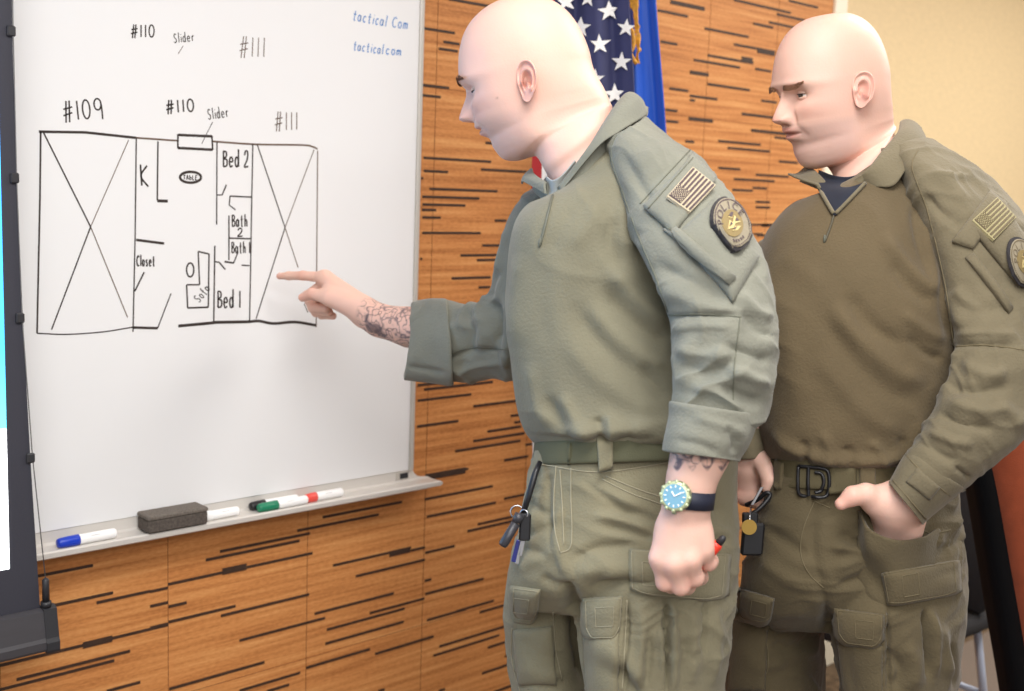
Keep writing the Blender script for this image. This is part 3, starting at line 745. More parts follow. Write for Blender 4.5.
def head_local(nt=200, per=10, jaw=1.0, brow=1.0, heavy=1.0, fat=0.0, nose=1.0, recede=0.0, short=1.0, tall=1.0, nape=0.):
    th = np.arange(nt)*2*PI/nt; R = []
    # denser towards the face
    th = th - .35*np.sin(th)
    KK = catmull(np.array(HEAD), per*(len(HEAD)-1)); ker = np.exp(-(np.arange(-24, 25)/11.)**2); ker /= ker.sum()
    for q in (2, 3, 4, 5, 6):                                     # no ripples from ring to ring
        e = np.concatenate([2*KK[0,q]-KK[24:0:-1,q], KK[:,q], 2*KK[-1,q]-KK[-2:-26:-1,q]]); sm = np.convolve(e, ker, 'valid')
        if q == 4: b_ = np.clip(np.arange(len(KK))/40-.3, 0, 1); sm = KK[:,q]*(1-b_)+sm*b_
        if q in (2, 3): b_ = np.clip(np.arange(len(KK))/60-.6, 0, 1); sm = KK[:,q]*(1-b_)+sm*b_
        KK[:,q] = sm
    for fx, fz, bx, bz, w, nf, nb in KK:
        c = np.array([(fx+bx)/2, 0, (fz+bz)/2]); e = np.array([(fx-bx)/2, 0, (fz-bz)/2])
        cs, sn = np.cos(th), np.sin(th); n = np.where(cs > 0, nf, nb)
        x = np.sign(cs)*np.abs(cs)**(2/n); y = np.sign(sn)*np.abs(sn)**(2/n)
        R.append(c+x[:,None]*e+np.stack([0*y, y*w, 0*y], -1))
    R = np.array(R); X, Y, Z = R[...,0].copy(), R[...,1].copy(), R[...,2].copy(); A = np.abs(Y)
    R[...,0] -= recede*np.clip((-.024-Z)/.058, 0, 1)*np.clip((X+.01)/.07, 0, 1)
    g = lambda *q: np.exp(-sum(((v-c)/s)**2 for v, c, s in q))
    fw = np.clip((X-.015)/.04, 0, 1)
    N = interp(Z, [(.034,0),(.026,.002),(.017,.0065),(.006,.0135),(-.004,.0195),(-.011,.0235),(-.0155,.0245),(-.0195,.021),(-.0235,.011),(-.0265,.0025),(-.030,0)])*nose
    S = interp(Z, [(.034,.008),(.015,.0085),(0,.0105),(-.010,.0125),(-.016,.0135),(-.026,.0125)])
    dx = N*np.exp(-(A/S)**2.3)
    dx += .0095*g((A,.0140,.0058),(Z,-.0150,.0075))                           # wings of the nose
    dx -= .0045*g((A,.0075,.0035),(Z,-.0255,.0022))
    dx -= .0040*g((A,.0225,.0040),(Z,-.0155,.009))
    dx -= .0125*g((A,.0308,.0165),(Z,.0165,.0115)) + .0055*g((A,.0165,.0065),(Z,.018,.0085))
    dx += brow*(.0042*g((A,.027,.018),(Z,.0355,.0062)) + .0015*g((A,.0,.012),(Z,.036,.007)))
    dx += .0035*g((A,.047,.015),(Z,-.004,.013))
    ml = np.clip(1-(A/.0275)**2, 0, 1); ll = np.clip(1-(A/.0245)**2, 0, 1)
    dx += .0050*g((Z,-.0345,.0048))*ml + .0060*g((Z,-.0468,.0054))*ll - .0058*g((Z,-.0402,.0018))*np.clip(1-(A/.0275)**2,0,1)
    dx -= .0018*g((A,.0295,.0065),(Z,-.0405,.008)) 
    dx -= .0012*g((A,.0,.0035),(Z,-.028,.004)) 
    d, _ = seg_dist(A, Z, [(.0185,-.012),(.026,-.026),(.0325,-.045)]); dx -= .0017*heavy*np.exp(-(d/.0048)**2)
    d, _ = seg_dist(A, Z, [(.016,.008),(.024,.003),(.036,.002)]); dx -= .0012*heavy*np.exp(-(d/.004)**2)
    dx += .0045*fat*g((A,.040,.018),(Z,-.030,.018))
    R[...,0] += dx*fw
    R[...,1] += np.sign(Y)*(.0020*g((X,.050,.022),(Z,-.001,.016))*np.clip(A/.05,0,1) - .0025*g((X,.060,.02),(Z,.045,.02))*np.clip(A/.05,0,1)
                + jaw*.0028*g((X,.010,.030),(Z,-.066,.022))*np.clip(A/.04,0,1) + fat*.003*g((X,.03,.03),(Z,-.035,.03))*np.clip(A/.04,0,1))
    e = R[...,1]; n_ = len(e); kr = np.exp(-(np.arange(-30, 31)/13.)**2); kr /= kr.sum()
    ep = np.concatenate([np.repeat(e[:1], 30, 0), e, np.repeat(e[-1:], 30, 0)]); sm = sum(kr[i]*ep[i:i+n_] for i in range(61))
    mk_ = np.clip((np.abs(e)-.035)/.02, 0, 1)*np.clip((.078-R[...,0])/.025, 0, 1)*np.clip((.05-R[...,2])/.03, 0, 1)
    R[...,1] = e*(1-mk_)+sm*mk_                                   # even cheeks
    R[...,2] = np.where(R[...,2] < .03, .03+(R[...,2]-.03)*(1-(1-short)*np.clip((X+.06)/.05, 0, 1)), R[...,2])
    R[...,0] -= nape*(lambda q: q*q*(3-2*q))(np.clip((.018-R[...,2])/.070, 0, 1))*np.clip((-.02-R[...,0])/.05, 0, 1)
    R[...,2] *= tall
    return R
def ear_local(side=1, xc=-.004, zc=.000, y0=.0735, tilt=9., sc=1.0, flare=.42):
    nphi = 56; ph = np.arange(nphi)*2*PI/nphi
    RR = [.03,.16,.30,.42,.50,.58,.66,.74,.82,.89,.95,.99,1.01,.99,.93,.82,.68]
    HH = [-.0050,-.0050,-.0042,-.001,.0040,.0062,.0050,.0026,.0030,.0066,.0088,.0080,.0052,.0018,-.0035,-.0090,-.0150]
    tau = math.radians(tilt); V = []
    for i_, (r, h) in enumerate(zip(RR, HH)):
        fr_ = i_ <= 11
        a = np.cos(ph)*(.0168+.0030*np.sin(ph)); b = .0315*np.sin(ph)+.0015
        low = np.clip((-np.sin(ph)-.55)/.35, 0, 1); frontm = np.clip((-np.cos(ph)-.2)/.6, 0, 1)
        a = a*(1-.04*low)-.0025*low
        hh = h*(1-low)+(.0042 if fr_ else h)*low
        hh = hh*(1-.55*frontm*(1 if .6 < r and i_ < 13 else 0))
        A_, B_ = a*r, b*r
        hh = hh + .0055*np.exp(-((A_+.0125)/.0045)**2-((B_+.001)/.006)**2)*fr_ + .0035*np.exp(-((A_-.0065)/.004)**2-((B_+.0125)/.005)**2)*fr_
        hh = hh - .006*np.exp(-((A_+.0055)/.0045)**2-((B_+.0015)/.006)**2)*fr_
        hh = hh + flare*(A_+.017)
        x = xc-(A_*math.cos(tau)+B_*math.sin(tau))*sc; z = zc+(B_*math.cos(tau)-A_*math.sin(tau))*sc
        V.append(np.stack([x, side*(y0+hh*sc), z], -1))
    V = np.array(V).reshape(-1,3); Fc = grid_faces(len(RR), nphi)
    Fc.append([j for j in range(nphi)][::-1])
    if side < 0: Fc = [f[::-1] for f in Fc]
    return V, Fc
def lids_local(side=1, up=12., lo=12., cx=.0665, cy=.0300, cz=.0165, r=.0132, tall=1.):
    out = []
    az = np.radians(np.linspace(-82, 82, 40)); cut = np.cos(az*1.05).clip(0.05)
    for s, lim in ((1, up), (-1, lo)):
        rows = []
        for k, (t, rad) in enumerate([(0,r-.0016),(0,r),(.12,r+.0005),(.3,r+.0002),(.5,r-.0002),(.75,r-.001),(1,r-.002)]):
            e0 = math.radians(lim)*cut*s; e1 = math.radians(78)*s
            el = e0+(e1-e0)*t
            rows.append(np.stack([cx+rad*np.cos(el)*np.cos(az), side*cy+rad*np.cos(el)*np.sin(az), (cz*tall)+rad*np.sin(el)], -1))
        V = np.array(rows).reshape(-1,3); Fc = grid_faces(7, 40, closed_v=False, flip=(s < 0))
        out.append((V, Fc))
    return out
def to_world(V, M, O, s): return O + (np.asarray(V)*s) @ M
def orient(vf):
    "flip faces so that they look away from the middle of the piece"
    V, Fc = vf; N = vnormals(V, Fc)
    return (V, [f[::-1] for f in Fc]) if ((V-V.mean(0))*N).sum() < 0 else vf
def skin_cols(V, base, red, parts):
    c = np.tile(np.array(base[:3]), (len(V),1))
    return c
def set_cols(o, cols, name='tint'):
    me = o.data; a = me.color_attributes.new(name, 'FLOAT_COLOR', 'POINT')
    c = np.ones((len(me.vertices),4), np.float32); c[:,:3] = cols
    a.data.foreach_set('color', c.ravel())
def ringV(A, B, zA, zB, tn, tf, n_t, th, pw=2.1):
    a, b = P(*A, zA), P(*B, zB); c = (a+b)/2; e = (a-b)/2; d = nrm(c-CAM)
    cs, sn = np.cos(th), np.sin(th); x = np.sign(cs)*np.abs(cs)**(2/pw); y = np.sign(sn)*np.abs(sn)**(2/pw)
    return c+x[:,None]*e-d*np.where(y > 0, y*tn, y*tf)[:,None]
def head_body(M, O, s, necks, nt=200, **kw):
    "head, neck and trunk as one skin; returns mesh, and the head-local coordinates of every vertex"
    R = head_local(nt, **kw); th = np.arange(nt)*2*PI/nt; th = th-.35*np.sin(th)
    Rw = to_world(R.reshape(-1,3), M, O, s).reshape(R.shape)
    NK = [ringV(*n, nt, th) for n in necks]
    K = np.array([Rw[-14], Rw[-1]]+NK)
    tail = catmull(K, 1+16*(len(K)-1))[17:]
    # relax where the jaw meets the neck
    A = np.concatenate([Rw, tail]); L = np.concatenate([R, ((tail-O)/s) @ M.T])
    V = A.reshape(-1,3); Fc = grid_faces(len(A), nt)
    V = np.vstack([V, A[0].mean(0), A[-1].mean(0)]); k = len(A)*nt
    Fc += [[k, (j+1) % nt, j] for j in range(nt)]; o = (len(A)-1)*nt; Fc += [[k+1, o+j, o+(j+1) % nt] for j in range(nt)]
    mask = np.zeros(len(V)); i0 = i1 = 0
    lx = L[...,0].reshape(-1)[:k]; lz = L[...,2].reshape(-1)[:k]; zt = -.022-.043*np.clip((lx+.03)/.07, 0, 1); wz = np.clip((.062-lx)/.03, 0, 1)*np.clip((zt-lz)/.02, 0, 1); mask[:k] = wz; 
    V = smooth_mesh(V, Fc, 160, .5, mask, -.44)
    return orient((V, Fc))
# ================================================================== PEOPLE
def fabric(name, col, bs=260, bd=.0016, var=.10, rough=.88, sheen=.15):
    return mat(name, col, rough, spec=.2, sheen=sheen, var=(14, var), bump=(bs, bd))
M_skin1 = mat('skin', (1,1,1,1), .5, spec=.35, attr='tint', sss=.12, bump=(350, .0004))
M_eye = mat('eye_white', srgb(225, 218, 210), .25); M_lash = mat('lash', srgb(72, 48, 40), .8); M_iris = mat('iris', srgb(70, 60, 50), .15)
M_hairb = mat('brow_hair', srgb(150, 112, 86), .8)
M_knit1 = fabric('knit_shirt', srgb(122, 118, 99)); M_wov1 = fabric('woven_sleeve', srgb(126, 126, 114)); M_trs1 = fabric('olive_trousers', srgb(130, 124, 101), 300)
M_knit2 = fabric('brown_olive_knit', srgb(98, 85, 63)); M_wov2 = fabric('brown_olive_woven', srgb(114, 105, 84)); M_trs2 = fabric('dark_olive_trousers', srgb(93, 83, 62), 300)
M_thr1 = mat('pale_thread', srgb(156, 149, 126), .9); M_seam1 = mat('seam_thread', srgb(106, 107, 93), .9); M_seam2 = mat('seam_thread_brown', srgb(112, 101, 76), .9)
M_belt1 = mat('olive_webbing', srgb(88, 88, 66), .85, bump=(900, .001)); M_belt2 = mat('dark_olive_webbing', srgb(84, 76, 52), .85, bump=(900, .001))
M_black = mat('black_plastic', srgb(26, 26, 30), .4); M_steel = mat('steel', srgb(200, 200, 205), .25, metal=.9); M_brass = mat('brass', srgb(196, 160, 84), .3, metal=.7)
M_patch = mat('patch_tan', srgb(186, 172, 146), .9, bump=(800,.001)); M_patchd = mat('patch_brown', srgb(86, 72, 74), .9); M_patchk = mat('patch_black', srgb(44, 40, 42), .8)
M_patch2 = mat('patch_olive', srgb(160, 150, 112), .9, bump=(800,.001)); M_patch2d = mat('patch_dark_olive', srgb(104, 92, 70), .9)
M_zip = mat('zip', srgb(96, 98, 86), .5); M_tee = mat('navy_undershirt', srgb(30, 34, 48), .9); M_greytee = mat('grey_undershirt', srgb(170, 172, 168), .9)
SK = np.array(srgb(229, 187, 170)[:3]); SKR = np.array(srgb(220, 150, 134)[:3]); LIP = np.array(srgb(204, 138, 126)[:3]); STB = np.array(srgb(192, 160, 154)[:3])
INKC = np.array(srgb(78, 70, 82)[:3])

def mix(c, t, w): return c*(1-w[:,None])+t*w[:,None]
def face_cols(V, M, O, s, stub=.35, scalp=.0):
    L = ((V-O)/s) @ M.T; X, Y, Z = L.T; A = np.abs(Y); g = lambda *q: np.exp(-sum(((v-c)/w)**2 for v, c, w in q))
    c = np.tile(SK, (len(V),1)); fr = np.clip((X-.02)/.04, 0, 1)
    c = mix(c, SKR, np.clip(.30*g((A,.045,.02),(Z,-.008,.016))*fr + .5*g((A,.0,.014),(Z,-.014,.012))*fr + .55*np.exp(-((X+.012)/.028)**2-((A-.085)/.016)**2-(Z/.04)**2),0,1))
    c = mix(c, STB, stub*np.clip((-.024-Z)/.012,0,1)*np.clip((X+.01)/.03,0,1)*np.clip((Z+.115)/.02,0,1))
    hz = np.clip((Z-.022-.25*np.clip(X,0,1))/.02,0,1)*np.clip((.055-X)/.03,0,1); c = mix(c, np.array(srgb(206,176,156)[:3]), scalp*hz)
    ml = np.clip(1-(A/.027)**2,0,1)*((np.abs(Z+.0405) < .0095))*fr; c = mix(c, LIP, .75*ml*np.clip((.0098-np.abs(Z+.0405))/.002,0,1))
    c = mix(c, np.array(srgb(120,62,56)[:3]), .8*g((Z,-.0402,.0013))*np.clip(1-(A/.0275)**2,0,1)*fr)
    c = mix(c, np.array(srgb(150,90,80)[:3]), .8*np.exp(-((X+.004)/.005)**2-((Z+.001)/.006)**2)*np.clip((A-.066)/.004,0,1))
    c = mix(c, np.array(srgb(120,60,52)[:3]), .7*g((A,.0075,.004),(Z,-.026,.0022))*fr)
    return c
def hand_cols(V, knuckles=(), tips=(), tattoo=None):
    c = np.tile(SK, (len(V),1))
    for k, r in list(knuckles)+list(tips):
        c = mix(c, SKR, .5*np.exp(-((V-np.asarray(k))**2).sum(1)/r**2))
    if tattoo is not None:
        c = mix(c, INKC, tattoo(V))
    return c
def face_extras(root, M, O, s, up=12., lo=12., gaze=(0,0), brow_lift=0., brow_col=None, tall=1., frown=0., thick=1.):
    for sd in (1, -1):
        c = to_world(np.array([.0665, sd*.0300, .0165*tall]), M, O, s)
        la = np.radians(np.linspace(-62, 62, 30)); el = math.radians(up)*np.cos(la*1.05)
        lash = np.stack([  .0665+.0136*np.cos(el)*np.cos(la), sd*.0300+.0136*np.cos(el)*np.sin(la), .0165*tall+.0136*np.sin(el)], -1)
        mk('eyelashes', tube(to_world(lash, M, O, s), np.interp(np.linspace(0,1,30), [0,.3,.8,1], [.0003,.0007,.0008,.0003]), 6), M_lash, root)
        e = mk('eye', ball(c, .0122*s, 14, 24), M_eye, root)
        gz = nrm(np.array([1, gaze[0], gaze[1]])) @ M
        ic = c+gz*.0100*s; b = nrm(np.cross(gz, M[2])); u = np.cross(b, gz)
        mk('iris', ball(ic, (.0062*s,.0062*s,.0029*s), 8, 20, np.stack([b,u,gz])), M_iris, e)
    bm = brow_col or M_hairb
    for sd in (1, -1):
        K = []
        for y, x, z, w in ((.012,.0975,.0325,.0022),(.020,.0995,.0345+brow_lift*.3,.0030),(.032,.0975,.0375+brow_lift,.0030),(.043,.091,.038+brow_lift,.003),(.051,.084,.0345,.0012)):
            K.append((x, sd*y, z-frown*(1-(y-.012)/.03), w*thick))
        K = catmull(np.array(K)*[1,1,tall,1], 30); hairs = []
        r = np.random.default_rng(5)
        for i in range(420):
            q = K[r.integers(0, 30)]; p = np.array(q[:3])+[-.0012, 0, r.uniform(-1,1)*q[3]*1.1]
            e = p+np.array([-.0008+.0004, sd*.0055, r.uniform(-.001,.0018)])
            hairs.append(tube(to_world(np.array([p, (p+e)/2+[.0003,0,0], e]), M, O, s), [.00030*s*thick**.5,.00028*s*thick**.5,.0001], 3))
        mk('eyebrow', join(*hairs), bm, root)
def hand(pr, h=.0012, k=.005): return sdf_mesh(pr, h, k)
def chain(pts, rad, k=.004):
    return [(pts[i], pts[i+1], rad[i], rad[i+1], k) for i in range(len(pts)-1)]
def floor_px(x, z):
    lo, hi = 600., 2200.
    for _ in range(40):
        m = (lo+hi)/2
        if P(x, m, z)[2] > 0: lo = m
        else: hi = m
    return lo
def boot(tr_bottom, fwd, name, parent, m):
    "boot under a trouser leg; tr_bottom = ankle point on the floor"
    f = nrm(fwd*[1,1,0]); l = np.cross(ZU, f); c = np.array([tr_bottom[0], tr_bottom[1], 0.])
    K = []
    for x, z0, z1, w in ((-.085,.004,.05,.02),(-.08,.002,.10,.034),(-.05,.0,.15,.040),(0,.0,.15,.042),(.05,.0,.105,.043),(.11,.0,.075,.048),(.165,.002,.06,.045),(.195,.006,.045,.03),(.203,.012,.03,.01)):
        th = np.arange(20)*2*PI/20
        K.append(c+f*x+l*(np.sign(np.cos(th))*np.abs(np.cos(th))**.7*w)[:,None]+ZU*((z0+z1)/2+np.sign(np.sin(th))*np.abs(np.sin(th))**.7*(z1-z0)/2)[:,None])
    R = catmull(np.array(K), 40); V = R.reshape(-1,3); Fc = grid_faces(40, 20)+[list(range(20))[::-1], [39*20+j for j in range(20)]]
    return mk(name, orient((V, Fc)), m, parent)
# ------------------------------------------------------------------ the man who points
p1 = thing('person', [*P(630, 500, 1.64)[:2], 0], 'bald man in grey-olive shirt pointing at the whiteboard drawing', 'person')
M1 = frame(-11, 17, 0); s1 = .985
O1 = P(521, 84, 1.575) - M1[1]*.078*s1
necks = [((543,167),(614,112),1.635,1.635,.058,.058), ((549,180),(622,127),1.64,1.64,.061,.062), ((556,205),(636,152),1.64,1.64,.075,.085),
         ((548,240),(690,215),1.64,1.64,.11,.12), ((540,330),(705,320),1.64,1.64,.10,.11), ((550,440),(712,445),1.63,1.63,.09,.09), ((545,540),(712,540),1.62,1.62,.09,.09), ((560,580),(700,580),1.62,1.62,.05,.05)]
hb = head_body(M1, O1, s1, necks, jaw=1.0, brow=.8, heavy=.25, fat=.6, nose=.95, recede=.016, short=.95, nape=.024)
ears = [orient((to_world(v, M1, O1, s1), f)) for v, f in (ear_local(1, xc=-.010, sc=.90), ear_local(-1, xc=-.010, sc=.90))]
lids = [orient((to_world(v, M1, O1, s1), f)) for sd in (1,-1) for v, f in lids_local(sd, -3., 15.)]
# pointing hand (right), forearm
zt, zw = 2.20, 2.10
hz = lambda x: zt+(zw-zt)*np.clip((x-277)/(366-277), -.2, 1.6)
def Q(x, y, dz=0.): return P(x, y, hz(x)+dz)
idx = [Q(325,277.5), Q(303,275.6,-.004), Q(289,275.8), Q(279.5,276.2)]
thb = [Q(356,306,-.022), Q(330,298.5,-.036), Q(312,294,-.036), Q(302.5,297.5,-.034)]
mid = [Q(327,282,.012), Q(307,296,.018), Q(313,308,.004), Q(326,309,-.006)]
rin = [Q(331,288,.030), Q(311,302,.036), Q(316,312,.022), Q(329,312,.01)]
pin = [Q(336,296,.044), Q(318,307,.050), Q(322,315,.036), Q(333,316,.026)]
wr1 = P(369,315,2.095)
pr = chain(idx, [.0105,.0088,.0080,.0062]) + chain(thb, [.014,.0120,.0105,.0080]) + chain(mid, [.0112,.0098,.0092,.008]) + chain(rin, [.011,.0095,.009,.008]) + chain(pin, [.010,.0085,.008,.007])
for k, (q, r0) in enumerate(((idx[0],.0135),(mid[0],.0145),(rin[0],.0140),(pin[0],.0125))):
    pr.append((P(366,308+3.2*k,2.094+.009*k), q, .0190-.001*k, r0, .012))
pr.append((P(366,312,2.085), thb[1], .018, .0125, .012)); pr.append((P(348,303,2.10), P(330,292,2.125), .018, .015, .014))
pr += [(P(362,311.5,2.10), P(378,319,2.085), .0245, .0262, .014), (P(366,315,2.115), P(380,322,2.10), .022, .0245, .014), (P(378,319,2.085), P(408,326,2.06), .0262, .034, .012), (P(380,322,2.10), P(410,329,2.07), .0245, .033, .012),
       (P(408,326,2.06), P(455,338,1.99), .034, .030), (P(455,338,1.99), P(505,345,1.93), .030, .024), (P(505,345,1.93), P(545,235,1.80), .024, .034), (P(545,235,1.80), P(590,225,1.70), .034, .05)]
handR = orient(hand(pr, .0013))
# hand at the side (left), holding a marker
zh = 1.375
def H(x, y, dz=0.): return P(x, y, zh+dz)
wr = H(688,499,.0)
mcp = [H(661,558,-.002), H(674,563,-.010), H(689,559,-.010), H(702,550,-.002)]
pip = [H(665,582,.006), H(680.5,586,.002), H(695,577.5,.002), H(709,562.5,.010)]
dip = [H(671,585,.034), H(687,586,.032), H(700,577,.030), H(711,561,.033)]
tip = [H(676,572,.045), H(688,571,.046), H(698,563,.044), H(706,552,.042)]
pr = []
for i in range(4):
    r = [.0118,.0122,.0117,.0105][i]
    pr += chain([mcp[i], pip[i], dip[i], tip[i]], [r, r*.93, r*.84, r*.72], .0035)
    pr.append((H(679+4*i,504+1.0*i,.004), mcp[i], .0185, r*1.12, .011))
    pr.append((mcp[i]+(CAM-mcp[i])/np.linalg.norm(CAM-mcp[i])*.0015, mcp[i], r*.98, r*.98, .004))
pr.append((H(672,530,.004), H(697,530,.004), .0180, .0165, .014)); pr.append((H(670,545,.002), H(699,542,.004), .0150, .0145, .012))
pr += chain([H(677,512,.022), H(667,540,.036), H(664,562,.044), H(670,578,.052)], [.0155,.0130,.0115,.009], .010)     # thumb behind the index finger
pr += [(H(689.5,499), H(692,478,.002), .0250, .0258, .014), (H(692,478,.002), H(702,446,.006), .0258, .0310, .02), (H(702,446,.006), H(735,350,.035), .0335, .040, .02),
       (H(735,350,.035), P(705,255,1.47), .042, .050, .03), (P(705,255,1.47), P(665,205,1.54), .040, .036, .03), (P(665,205,1.54), P(620,215,1.62), .036, .06, .03)]
handL = orient(hand(pr, .0013))
V, Fc = join(hb, *ears, *lids, handR, handL)
bo = mk('body', (V, Fc), M_skin1, p1)
cols = face_cols(V, M1, O1, s1, .30, .22)
nh = len(hb[0])+sum(len(e[0]) for e in ears)+sum(len(e[0]) for e in lids)
axR = nrm(P(408,326,2.06)-P(366,313,2.1))
def tatR(V):
    t = (V-P(363,312,2.10)) @ axR/np.linalg.norm(P(408,326,2.06)-P(363,312,2.10))
    px, py, _ = proj(V)
    n1 = noise3(V, 150, 1); n2 = noise3(V, 260, 2); n3 = noise3(V, 60, 3)
    mid = 312+(px-366)*.42
    lines = np.clip(1-np.abs(n1)*3.6, 0, 1)*.75 + np.clip((n3+.25)*2.2, 0, 1)*.75*np.clip((py-mid)/7, .05, 1)*np.clip((392-px)/12, .25, 1) + .25*np.clip(n2, 0, 1)
    return np.clip(lines, 0, .9)*np.clip((t-.05)*9+.35*n1, 0, 1)
def tatL(V):
    px, py, _ = proj(V); n1 = noise3(V, 95, 5); n2 = noise3(V, 190, 6)
    edge = 466 + 3.0*np.sin(px*.42)+3*np.abs(np.sin(px*.21+.6)) 
    l = np.clip(1-np.abs(n1)*3.0, 0, 1)*.9+np.clip(1-np.abs(n2)*3, 0, 1)*.45
    l = np.maximum(l, np.clip(1-np.abs(np.hypot(px-696, py-459)-5.0)*1.0, 0, 1)*.9)
    return np.clip(l, 0, .9)*np.clip((edge-py)/2.5, 0, 1)*np.clip((py-380)/10,0,1)
nR = len(handR[0])
pxr, pyr, _ = proj(handR[0])
cols[nh:nh+nR] = hand_cols(handR[0], [(idx[1],.012),(thb[2],.014),(mid[1],.014),(idx[3],.012),(thb[3],.013)], (), tatR)
cols[nh+nR:] = hand_cols(handL[0], [(q,.012) for q in mcp]+[(q,.012) for q in pip], (), tatL)
d = ((V-P(499,112,1.58))**2).sum(1); 
mole = to_world(np.array([[.040,.0695,-.008]]), M1, O1, s1)[0]
cols = mix(cols, np.array(srgb(120,80,70)[:3]), .8*np.exp(-((V-mole)**2).sum(1)/.0016**2))
set_cols(bo, cols)
face_extras(p1, M1, O1, s1, up=-3., gaze=(.0,-.30), brow_col=mat('brow_hair_dark', srgb(120, 88, 70), .8))
# nails
M_nail = mat('nail', srgb(240, 200, 186), .3)
mk('fingernail', ball(Q(279.6,274.4,-.006), (.0042,.0042,.0016), 6, 14, np.stack([nrm(Q(280,276)-Q(300,275.5)), nrm(np.cross(FWD, nrm(Q(280,276)-Q(300,275.5)))), -FWD])), M_nail, bo)
mk('fingernail', ball(Q(303.2,295.5,-.0425), (.0055,.0048,.0018), 6, 14, np.stack([nrm(Q(302,297)-Q(312,294)), UP, nrm(-FWD+UP*.5)])), M_nail, bo)

# ---- trousers
def legs(secs_list, vox=.0032, it=5): return union([loft(s, 60, 64) for s in secs_list], vox, it)
zf = floor_px(610, 1.56); zf2 = floor_px(555, 1.72)
pel = [((535,450),(737,446),1.62,1.62,.135,.135,2.2), ((530,475),(738,475),1.62,1.62,.14,.14,2.2), ((521,520),(738,530),1.62,1.62,.15,.15,2.2), ((513,560),(737,565),1.62,1.62,.155,.15,2.2), ((509,588),(735,596),1.62,1.62,.14,.14,2.2), ((520,612),(728,618),1.62,1.62,.09,.09)]
near = [((590,520),(737,530),1.58,1.58,.10,.09), ((576,570),(737,575),1.57,1.57,.105,.10), ((575,610),(734,615),1.565,1.565,.105,.10), ((580,650),(730,655),1.56,1.56,.10,.10), ((586,700),(722,703),1.56,1.56,.095,.095),
        ((590,800),(710,802),1.56,1.56,.085,.085), ((594,900),(700,902),1.57,1.57,.08,.08), ((598,1050),(690,1050),1.58,1.58,.072,.072), ((600,zf-40),(688,zf-40),1.59,1.59,.066,.066), ((602,zf-24),(686,zf-24),1.59,1.59,.064,.064)]
far = [((512,545),(610,540),1.70,1.70,.09,.10), ((506,590),(600,590),1.71,1.71,.095,.10), ((504,625),(594,630),1.72,1.72,.095,.10), ((510,670),(592,675),1.73,1.73,.09,.095), ((515,720),(593,722),1.73,1.73,.085,.09),
       ((520,820),(592,820),1.74,1.74,.075,.08), ((522,950),(590,950),1.75,1.75,.07,.07), ((522,1080),(590,1080),1.76,1.76,.068,.068), ((524,zf2-45),(588,zf2-45),1.76,1.76,.064,.064), ((526,zf2-30),(586,zf2-30),1.76,1.76,.062,.062)]
V, Fc = legs([pel, near, far])
st = [ # creases of the cloth
 ([(563,500),(556,530),(562,560),(570,582)], .0035, 5), ([(549,470),(548,510),(551,545)], -.003, 3), ([(580,480),(610,500),(640,520)], -.003, 4), ([(600,525),(630,532),(660,545)], -.0035, 5), ([(590,515),(620,520),(655,532)], .003, 5), ([(525,500),(538,510),(550,515)], -.003, 5), ([(518,545),(535,552),(552,556)], -.003, 5), ([(600,575),(625,572),(660,572)], .003, 5), ([(705,480),(715,500),(722,520)], -.004, 5), ([(720,575),(728,590),(733,600)], -.003, 4), ([(566,575),(574,610),(582,650),(590,691)], -.010, 7), ([(540,575),(556,585),(575,588)], -.004, 5),
 ([(570,560),(600,548),(640,545)], -.004, 6), ([(575,574),(610,566),(650,566)], .004, 7), ([(585,590),(615,580),(655,580)], -.0035, 5), ([(515,570),(535,560),(560,548)], .003, 6), ([(520,540),(540,530),(560,522)], -.003, 5),
 ([(600,505),(640,515),(668,530)], -.003, 5), ([(560,480),(600,492),(650,512)], .0025, 6), ([(590,640),(620,655),(650,691)], .006, 10), ([(600,660),(625,676),(640,700)], -.004, 6), ([(650,630),(648,660),(645,691)], -.006, 4), ([(660,625),(664,660),(668,691)], .003, 4),
 ([(666,598),(667,640),(667,700)], -.010, 2.2), ([(673,598),(674,640),(674,700)], .005, 4), ([(707,600),(706,625),(703,660)], -.006, 2.5), ([(690,605),(694,640),(690,691)], .005, 7), ([(716,605),(718,640),(712,691)], .004, 5), ([(640,600),(644,640),(642,691)], .004, 8), ([(628,598),(626,640),(624,700)], -.006, 2.5), ([(680,640),(690,655),(700,650)], -.004, 5), ([(520,640),(540,650),(560,655)], -.003, 5), ([(518,660),(540,672),(565,674)], .0035, 6), ([(680,535),(710,540),(735,538)], -.003, 5), ([(535,470),(528,500),(532,530)], .003, 6),
 ([(700,520),(720,530),(736,545)], .003, 6)]
V = folds(V, Fc, st); V = V + vnormals(V, Fc)*(noise3(V, 16, 11)*.0022+noise3(V*[1,1,.6], 38, 12)*.0011)[:,None]
V = wrinkles(V, Fc, (.25,0,1), .0040, 9, 34, 61, .35); V = wrinkles(V, Fc, (-.4,.2,1), .0022, 14, 60, 64, .2)
tr1 = mk('trousers', (V, Fc), M_trs1, p1); T1 = tree_of((V, Fc))
def stitch(tree, lines, m, parent, r=.0009, name='stitching'):
    mk(name, join(*[seam(tree, l, r) for l in lines]), m, parent)
stitch(T1, [[(556,466),(554,500),(555,530),(560,552)], [(571,468),(571,500),(572,530),(570,548),(560,553)], [(538,464),(600,472),(672,462)], [(602,479),(630,493),(664,505)], [(606,476),(640,490),(672,500)],
            [(560,470),(562,500),(564,545)], [(627,600),(625,640),(622,691)], [(512,628),(512,660),(520,691)], [(553,612),(556,650),(562,680)]], M_thr1, tr1)
